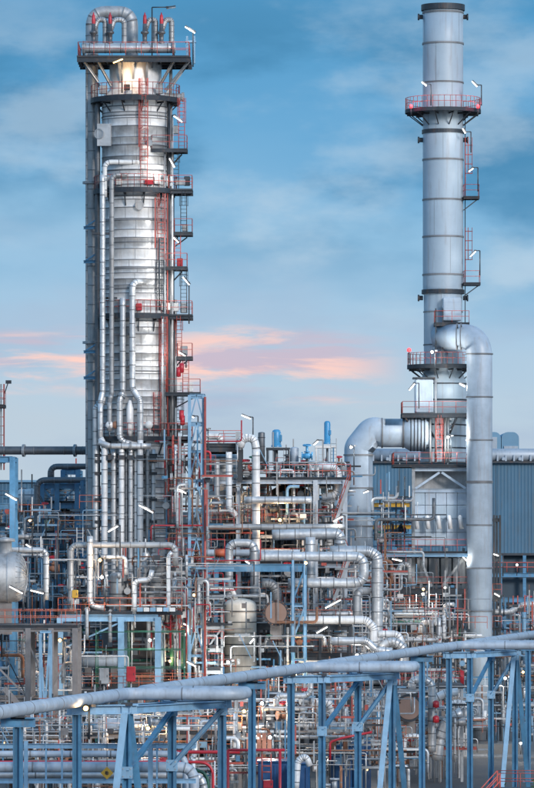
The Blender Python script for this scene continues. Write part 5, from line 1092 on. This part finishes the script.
for i, (x, y, Y, mm, lab) in enumerate(((305, 786, 330, 'motor_blue', 'blue motor pump beside the small blue tank'), (340, 785, 328, 'green', 'green motor pump in front of the open blue tank'), (232, 786, 326, 'motor_blue', 'blue motor pump left of the red gantry leg'), (348, 782, 336, 'motor_blue', 'blue motor pump under the blue tank by the dark exchanger'))):
    p = W(x, y, Y); p.z = 0; pump(p + Vector((0, 0, 0)), 1.3, mm, lab.replace('left of', 'next to'), 'pump sets on the apron', rz=rnd.uniform(-.3, .3))
pipe(P3([(296, 788, 322), (298, 760, 322), (306, 756, 322), (310, 766, 322)]), S(3.2, 322), 'alu_bright', 'white silver curl pipe in front of the small blue tank', seam=.7, seg=14)
for i, (x0, x1, y, Y, r_, mt, lab) in enumerate(((262, 330, 702, 352, 4.2, 'alu_bright', 'long bright pipe with rounded end between the trestle posts'), (255, 345, 726, 350, 3.0, 'alu', 'level silver pipe above the blue tanks'), (240, 340, 732, 348, 2.0, 'pipe_grey', 'thin blue grey level pipe above the blue tanks'), (240, 345, 737, 346, 1.8, 'alu', 'thin silver level pipe nearest the blue tanks'), (330, 362, 693, 360, 4.6, 'alu', 'stubby silver pipe joining the reboiler'), (180, 262, 728, 346, 2.2, 'alu_dull', 'dull level pipe behind the first trestle posts'))):
    o_ = [(x0, y + 10, Y), (x0, y, Y), (x1, y, Y)] + ([(x1 + 4, y + 14, Y)] if i == 0 else []); pipe(P3(o_), S(r_, Y), mt, lab, None, seam=1.0, seg=14)
p = W(250, 741, 340); orb = thing('orange_enclosure', 'orange brown shelter panel behind the single trestle post', 'shelter', Vector((p.x, 340, 0)))
a, b_ = W(246, 733, 340), W(272, 750, 340)
for k in range(5): b = MB(); b.box((a.x + (b_.x - a.x) * (k + .5) / 5, 340, (a.z + b_.z) / 2), ((b_.x - a.x) / 5 - .08, .1, a.z - b_.z)); b.build('panel', 'brick_red', orb)
for xx in (a.x, b_.x): member(orb, (xx, 340.1, 0), (xx, 340.1, a.z), .15, .15, 'dark_steel', 'post', 'box')

# ------------------------------------------------------------------ rear pipe racks that close the view between the near structures
frame('rear_pipe_rack', 'deep rear rack with red railed decks behind the white drum', (100, 140, 180, 220, 262, 300, 340, 378), (424, 434), (588, 618, 650, 684), 'dark_steel', w_=.3, decks=((588, 'F'), (618, 'F'), (650, 'F'), (684, 'F')), rail='orange_rail')
frame('left_rear_rack', 'deep rear rack with red railed decks behind the walkway posts', (-20, 12, 44, 76, 104), (418, 428), (606, 640, 672, 702), 'dark_steel', w_=.3, decks=((606, 'F'), (640, 'F'), (672, 'F'), (702, 'F')), rail='red_rail')
frame('low_front_rack', 'low orange railed rack behind the first trestle', (-10, 40, 90, 140, 190, 240), (344, 350), (736, 764), 'post_grey', w_=.26, decks=((736, 'F'), (764, 'F')), rail='orange_rail')
frame('low_mid_rack', 'low orange railed rack between first and second trestles', (200, 236, 272, 318), (352, 360), (700, 722, 745), 'galv', w_=.24, decks=((700, 'F'), (722, 'F'), (745, 'F')), rail='orange_rail')
frame('drum_side_rack', 'slender grey rack with red rails beside the white drum', (196, 206, 222), (376, 384), (606, 628, 650, 672), 'galv', w_=.2, decks=((628, 'F'), (650, 'F'), (672, 'F')), rail='red_rail', braces=((0, 1, 628, 606), (1, 2, 650, 628)))
frame('exchanger_rack', 'grey rack with orange rails around the rusty exchanger', (258, 284, 320, 350), (384, 392), (628, 658, 684), 'dark_steel', w_=.24, decks=((628, 'F'), (658, 'F'), (684, 'F')), rail='orange_rail')
frame('cover_rack', 'low red railed rack above the large round cover', (384, 400, 440, 462), (372, 378), (690, 722), 'galv', w_=.22, decks=((690, 'FR'),), rail='red')
vessel_v('background_vessel', 'tall pale vessel set back behind the rusty exchanger', 300, 428, 10, 585, 720, 'alu', 8)
vessel_v('background_vessel', 'dull upright vessel set back behind the walkway posts', 95, 424, 12, 600, 730, 'alu_dull', 7)
vessel_v('background_vessel', 'pale upright vessel set back behind the ladder tower foot', 178, 426, 9, 590, 730, 'white', 7)
vessel_h('background_drum', 'grey horizontal drum on the rear rack behind the pipe loops', W(318, 640, 428), W(352, 640, 428), 1.1, 'alu_dull', 3)
vessel_h('background_drum', 'rusty horizontal drum on the rear rack behind the walkway posts', W(18, 664, 420), W(60, 664, 420), 1.0, 'rust', 3)
vessel_h('background_drum', 'silver horizontal drum on the low rack behind the first trestle', W(96, 728, 348), W(140, 728, 348), .8, 'alu', 3)
vessel_v('background_vessel', 'stubby silver vessel on the low rack behind the first trestle', 130, 350, 8, 712, 770, 'alu_bright', 4)
vessel_v('background_vessel', 'slim rusty vessel on the low rack behind the first trestle', 36, 351, 7, 712, 780, 'rust', 4)

def bundle(rack, x0, x1, y, Y, n, dY=.9, seed=0, pal=('alu', 'alu_dull', 'galv', 'rust', 'white', 'alu_bright', 'green')):
    rg = random.Random(seed)
    for i in range(n):
        r = rg.uniform(.09, .2); m = rg.choice(pal)
        for _ in range(20):
            if ('slim' if r < .14 else 'stout', m, rack) not in USED: break
            m = rg.choice(pal)
        USED.add(('slim' if r < .14 else 'stout', m, rack)); Yi = Y + i * dY; z = W(0, y, Y).z + .1 + r; a, b = W(x0 + rg.uniform(-4, 8), 0, Yi), W(x1 - rg.uniform(-4, 10), 0, Yi); a.z = b.z = z
        pts = [a, b]; e = 'straight'
        if rg.random() < .5: pts.append(Vector((b.x, b.y, max(.3, b.z - rg.uniform(1, 2.5))))); e = 'bent'
        pipe(pts, r, m, '%s %s %s pipe on the %s' % ('slim' if r < .14 else 'stout', e, COLN[m], rack), 'pipes lying on the ' + rack, seam=1.6, name='rack_pipe', fl=[(0, rg.uniform(.2, .8))])
for q_ in (('top level of the deep rear rack', 100, 378, 588, 424.5, 5), ('second level of the deep rear rack', 100, 378, 618, 424.5, 5), ('third level of the deep rear rack', 100, 378, 650, 424.5, 5), ('top level of the walkway rear rack', -10, 104, 606, 418.5, 4), ('middle level of the walkway rear rack', -10, 104, 640, 418.5, 4), ('upper level of the low front rack', -10, 240, 736, 344.5, 4), ('lower level of the low front rack', -10, 240, 764, 344.5, 4), ('top level of the low middle rack', 200, 318, 700, 352.5, 4), ('middle level of the low middle rack', 200, 318, 722, 352.5, 4), ('bottom level of the low middle rack', 200, 318, 745, 352.5, 4), ('grey pipe rack top below the furnace', 384, 456, 625, 414.5, 4), ('grey pipe rack middle below the furnace', 384, 458, 655, 414.5, 4), ('exchanger rack upper level', 258, 350, 628, 384.5, 4), ('exchanger rack lower level', 258, 350, 658, 384.5, 4), ('low pipe rack behind the portal', 70, 175, 622, 384.5, 4), ('rear blue deck', -8, 98, 528, 404.5, 4), ('rear blue lower deck', -8, 98, 552, 404.5, 4)):
    bundle(*q_, seed=len(q_[0]) * 7 + int(q_[3]))
A_ = ('alu', 'alu', 'alu_bright', 'alu_dull', 'galv', 'white', 'rust', 'alu')
B_ = ('alu', 'alu_dull', 'galv', 'dark_steel', 'rust', 'blue_pale', 'alu_dark')
G_ = ('alu', 'alu_bright', 'green', 'white', 'galv', 'rust', 'alu_dull', 'green')
clutter('beside the horizontal drum', 0, 100, 508, 600, 374, 402, 34, B_, valves=10, seed=11)
clutter('among the arched pipes on the blue frame', 20, 100, 488, 535, 396, 408, 16, B_, valves=4, seed=31)
clutter('under the stout walkway posts', 0, 78, 640, 760, 360, 380, 46, A_, valves=8, seed=12)
clutter('under the blue portal deck', 76, 200, 622, 694, 374, 388, 36, G_, valves=12, seed=13)
clutter('around the column foot', 70, 200, 556, 612, 367, 376, 26, A_, valves=14, seed=14, rmax=.18)
clutter('inside the grey process structure', 206, 345, 486, 600, 393, 403, 66, ('alu', 'alu_bright', 'alu', 'galv', 'alu_dull', 'blue_pale', 'alu_dark'), pv=.66, valves=10, seed=15)
clutter('on the reactor deck', 244, 345, 462, 478, 395, 401, 14, A_, valves=10, seed=16, rmax=.14)
clutter('around the white drum', 188, 300, 604, 690, 372, 392, 40, A_, valves=14, seed=17)
clutter('behind the pipe loops', 292, 392, 560, 660, 388, 410, 36, A_, valves=10, seed=18)
clutter('below the furnace', 380, 470, 594, 690, 404, 420, 34, A_, valves=10, seed=19)
clutter('on the furnace flanks', 378, 412, 490, 590, 420, 436, 16, B_, valves=6, seed=20)
clutter('behind the first trestle', 0, 240, 708, 790, 334, 352, 76, A_, valves=16, seed=21, rmax=.2)
clutter('behind the second trestle', 236, 400, 690, 770, 342, 360, 70, A_, valves=16, seed=22, rmax=.2)
clutter('around the large round cover', 384, 474, 684, 756, 366, 392, 44, A_, valves=8, seed=23)
clutter('beside the teal hall', 494, 540, 604, 730, 424, 452, 44, B_, valves=6, seed=24)
clutter('on the rear rack', 100, 380, 590, 700, 414, 423, 44, A_, valves=8, seed=25)
clutter('on the rack behind the drum', -6, 100, 600, 700, 408, 417, 26, B_, valves=6, seed=26)
0 and clutter('on the column ring platforms', 148, 190, 176, 188, 377.2, 377.8, 4, ('alu_dull', 'galv'), valves=3, seed=27, rmax=.1)
clutter('by the ladder tower', 164, 208, 440, 640, 370, 378, 34, ('alu', 'galv', 'red', 'alu_dull', 'rust'), valves=8, seed=28, rmax=.12, pv=.6)

# ------------------------------------------------------------------ lit lamps
lamp(190, 30, 377, -32, 1.5, 'lit tube lamp leaning out from the column top deck portal', 60, pole=(193, 56))
lamp(118, 61, 376.5, 22, 1.3, 'lit tube lamp under the column top deck lighting the shell', 170, warm=True, pole=(122, 82), lightoff=(.6, -.2, -.8))
t = lamp(171, 8, 377, 8, 1.2, 'unlit lamp on a bent arm over the relief valves', 0, pole=(152, 57))
lamp(178, 119, 377, -35, 1.3, 'lit tube lamp on the column by the upper nozzle', 40, pole=(172, 130))
lamp(172, 163, 376.6, -60, 1.3, 'lit tube lamp beneath the highest small column balcony', 180, pole=(170, 150), lightoff=(-.6, -.4, -.6))
lamp(186, 281, 377, -50, 1.3, 'lit tube lamp over the middle column platform wing', 160, pole=(189, 313), lightoff=(-1.2, -.4, -.4))
lamp(176, 240, 376.5, -45, .9, 'lit tube lamp below the second small column balcony', 120, pole=(178, 233), lightoff=(-.6, -.3, -.3))
lamp(182, 354, 376.6, -30, 1.0, 'lit tube lamp on the small balcony under the middle platform', 160, pole=(186, 357), lightoff=(-1.2, -.5, -.2))
lamp(146, 509, 370, -28, 2.0, 'long lit tube lamp in front of the lower downcomers', 60, pole=(154, 530))
lamp(182, 491, 370.5, -30, 1.2, 'lit tube lamp on the ladder tower landing', 25, pole=(186, 500))
lamp(113, 529, 366, 30, 1.4, 'lit tube lamp above the bridge pipe', 50, pole=(120, 545))
for i, (x, y, Y, a, ln, pw, lab, wm) in enumerate((
  (424, 84, 425.5, -40, .9, 160, 'lit tube lamp at the stack platform rail facing the shell', False), (474.5, 84, 427, -45, 1.1, 40, 'lit tube lamp leaning outward over the stack platform', False),
  (464, 131, 427.5, -60, .8, 60, 'lit tube lamp just under the stack platform', False), (471, 170, 428, 35, .8, 40, 'lit tube lamp at the upper stack balcony', False), (473, 254, 428, 45, 1.1, 40, 'lit tube lamp at the lower stack balcony', False),
  (412, 387, 425, 50, 1.2, 60, 'lit tube lamp hung beside the grey damper casing', False), (462, 385, 426, -30, .9, 260, 'lit tube lamp shining on the stack base drum', False),
  (11, 497, 364, -30, 1.6, 60, 'lit tube lamp on the tall blue portal leg', False), (16, 590, 357, -28, 1.8, 40, 'lit tube lamp leaning across the horizontal drum head', False), (37, 592, 358, -14, 1.6, 60, 'lit tube lamp below the horizontal drum', False),
  (30, 547, 366, -32, 1.2, 50, 'lit tube lamp above the horizontal drum', False), (191, 416, 388, -30, .9, 0, 'small lit tube lamp behind the ladder tower top', False), (246, 417, 393, -22, 1.3, 40, 'lit tube lamp on a pole over the arched pipe', False),
  (316, 443, 396, 40, .8, 30, 'lit tube lamp beside the white motor table', False), (333, 604, 374, 28, 2.2, 90, 'lit tube lamp below the hairpin pipe loop', False), (322, 630, 376, 30, 1.6, 60, 'second lit tube lamp below the hairpin pipe loop', False),
  (338, 519, 390, 28, 1.4, 80, 'lit tube lamp on the stair flight by the mitred duct', False), (247, 562, 376.5, -35, .8, 60, 'lit tube lamp on the deep blue beam', False), (188, 626, 372, -28, 1.3, 60, 'lit tube lamp on the edge of the portal deck', False), (191, 664, 370, -28, 1.2, 60, 'lit tube lamp under the portal deck end', False),
  (397, 560, 420, -12, 1.4, 70, 'lit tube lamp under the furnace platform', False), (465, 559, 424, -45, 1.6, 90, 'lit tube lamp at the furnace corner by the flue duct', False), (413, 623, 417, 60, .9, 50, 'lit tube lamp beside the orange stair', False), (496, 555, 428, -20, .8, 60, 'lit tube lamp on the slim post beside the flue duct', False), (497, 595, 428, -30, .9, 60, 'lower lit tube lamp on the slim post beside the flue duct', False),
  (366, 492, 424, 20, .8, 60, 'lit tube lamp on the distant yellow beam rack', False), (252, 641, 376, 50, .8, 70, 'lit tube lamp beside the white drum base', False))):
    lamp(x, y, Y, a, ln, lab, pw, wm, pole=(x + 7, y + 12), lightoff=(0, -.6, -.3))
for x, y, Y, pw, lab, wm in ((351, 447, 420, 160, 'round flood lamp on the mitred duct corner', False), (432, 352, 424.2, 330, 'flood lamp washing the stack shell over the lower ring platform', False), (448, 437, 425.5, 420, 'flood lamp washing the stack base drum', False), (102, 577, 364, 240, 'bright flood lamp beside the drop pipe', False), (100, 560, 366.5, 120, 'flood lamp behind the bridge pipe elbow', True),
  (423, 594, 416, 260, 'bright flood lamp over the orange stair landing', False), (262, 703, 346, 300, 'bright flood lamp between first and second trestles', False), (244, 711, 344, 260, 'warm flood lamp beside the first trestle end', True), (270, 737, 338, 200, 'white flood lamp by the orange shelter', False), (86, 708, 232, 60, 'orange lamp glowing under the first loop pipe', True), (505, 678, 420, 260, 'bright flood lamp in the rack beside the teal hall', False), (484, 716, 417, 160, 'flood lamp on the flue duct foot', False), (357, 655, 374, 120, 'flood lamp near the loop pipe crossing', False),
  (205, 430, 392, 60, 'white lamp on the upper bay roof', False), (280, 520, 392.5, 260, 'warm lamp inside the grey process structure', True), (228, 662, 374, 380, 'flood lamp lighting the white drum', False), (222, 500, 398, 160, 'warm lamp behind the bright drop pipe', True), (148, 728, 340, 320, 'warm lamp on the low rack behind the first trestle', True), (40, 735, 345, 200, 'warm lamp under the stout walkway posts', True), (150, 640, 368, 160, 'lamp under the blue portal deck', False), (60, 640, 362, 140, 'lamp under the walkway structure', True), (300, 668, 378, 160, 'lamp by the rusty exchanger', True), (400, 640, 408, 140, 'lamp below the furnace landing', True), (30, 520, 400, 120, 'lamp on the rear blue frame', True)):
    t = lamp(x, y, Y, 0, 1, lab, pw, wm, pole=(x + 3, y + 14), kind='flood', lightoff=(0, -.7, -.1), group='lit flood lamps on the plant')
rl = random.Random(5)
for k in range(30):
    x, y = rl.uniform(4, 530), rl.uniform(560, 770)
    Y = (rl.uniform(352, 364) if y > 690 else rl.uniform(364, 378)) if x < 380 else rl.uniform(402, 414)
    if hid(x, y, Y) : continue
    p = W(x, y, Y); wm = rl.random() < .55; t = thing('bulkhead_lamp', near('small round %s bulkhead lamp' % ('warm' if wm else 'white'), x, y), 'lamp', p, 'small bulkhead lamps in the pipework')
    b = MB(); b.lathe([(0, 0), (.11, .02), (.12, .08), (.08, .16), (0, .19)], p, (0, -1, -.2), 10); b.build('globe', 'lamp_warm' if wm else 'lamp_white', t)
    b = MB(); b.lathe([(0, -.12), (.15, -.12), (.15, .02), (.11, .02)], p, (0, -1, -.2), 10); b.rod(p + Vector((0, .1, 0)), p + Vector((0, .1, -1.0)), .035, 5); b.build('housing', 'dark_steel', t)
    if k % 2 == 0:
        li = bpy.data.lights.new('lamp_light', 'POINT'); li.energy = 150; li.shadow_soft_size = .15; li.color = (1, .64, .32) if wm else (1, .94, .84); lo = bpy.data.objects.new('lamp_light', li); col.objects.link(lo); lo.parent = t; lo.location = (0, -.5, 0)
for x, lab in ((411, 'red aviation light on the stack platform over the mitred duct side'), (478, 'red aviation light on the stack platform over the flue duct side')):
    t = thing('aviation_light', lab, 'lamp', W(x, 110, 428), 'aviation lights on the stack'); p = W(x, 108.5, 427.5)
    b = MB(); b.lathe([(0, 0), (.15, .05), (.15, .3), (0, .4)], p, (0, 0, 1), 12); b.build('lens', 'lamp_red', t); b = MB(); b.rod(p - Vector((0, 0, .6)), p, .08, 6); b.build('stand', 'dark_steel', t)
    li = bpy.data.lights.new('lamp_light', 'POINT'); li.energy = 60; li.color = (1, .08, .14); li.shadow_soft_size = .2; lo = bpy.data.objects.new('lamp_light', li); col.objects.link(lo); lo.parent = t; lo.location = p - W(x, 110, 428) + Vector((0, -.3, .4))
t = thing('aviation_light', 'red aviation light on the lower stack platform corner', 'lamp', W(409, 363, 428)); p = W(409, 352, 428)
b = MB(); b.lathe([(0, 0), (.2, .05), (.2, .3), (0, .42)], p, (0, 0, 1), 12); b.build('lens', 'lamp_red', t); b = MB(); b.rod(p - Vector((0, 0, 1.1)), p, .06, 6); b.build('stand', 'dark_steel', t)
build_stuff()
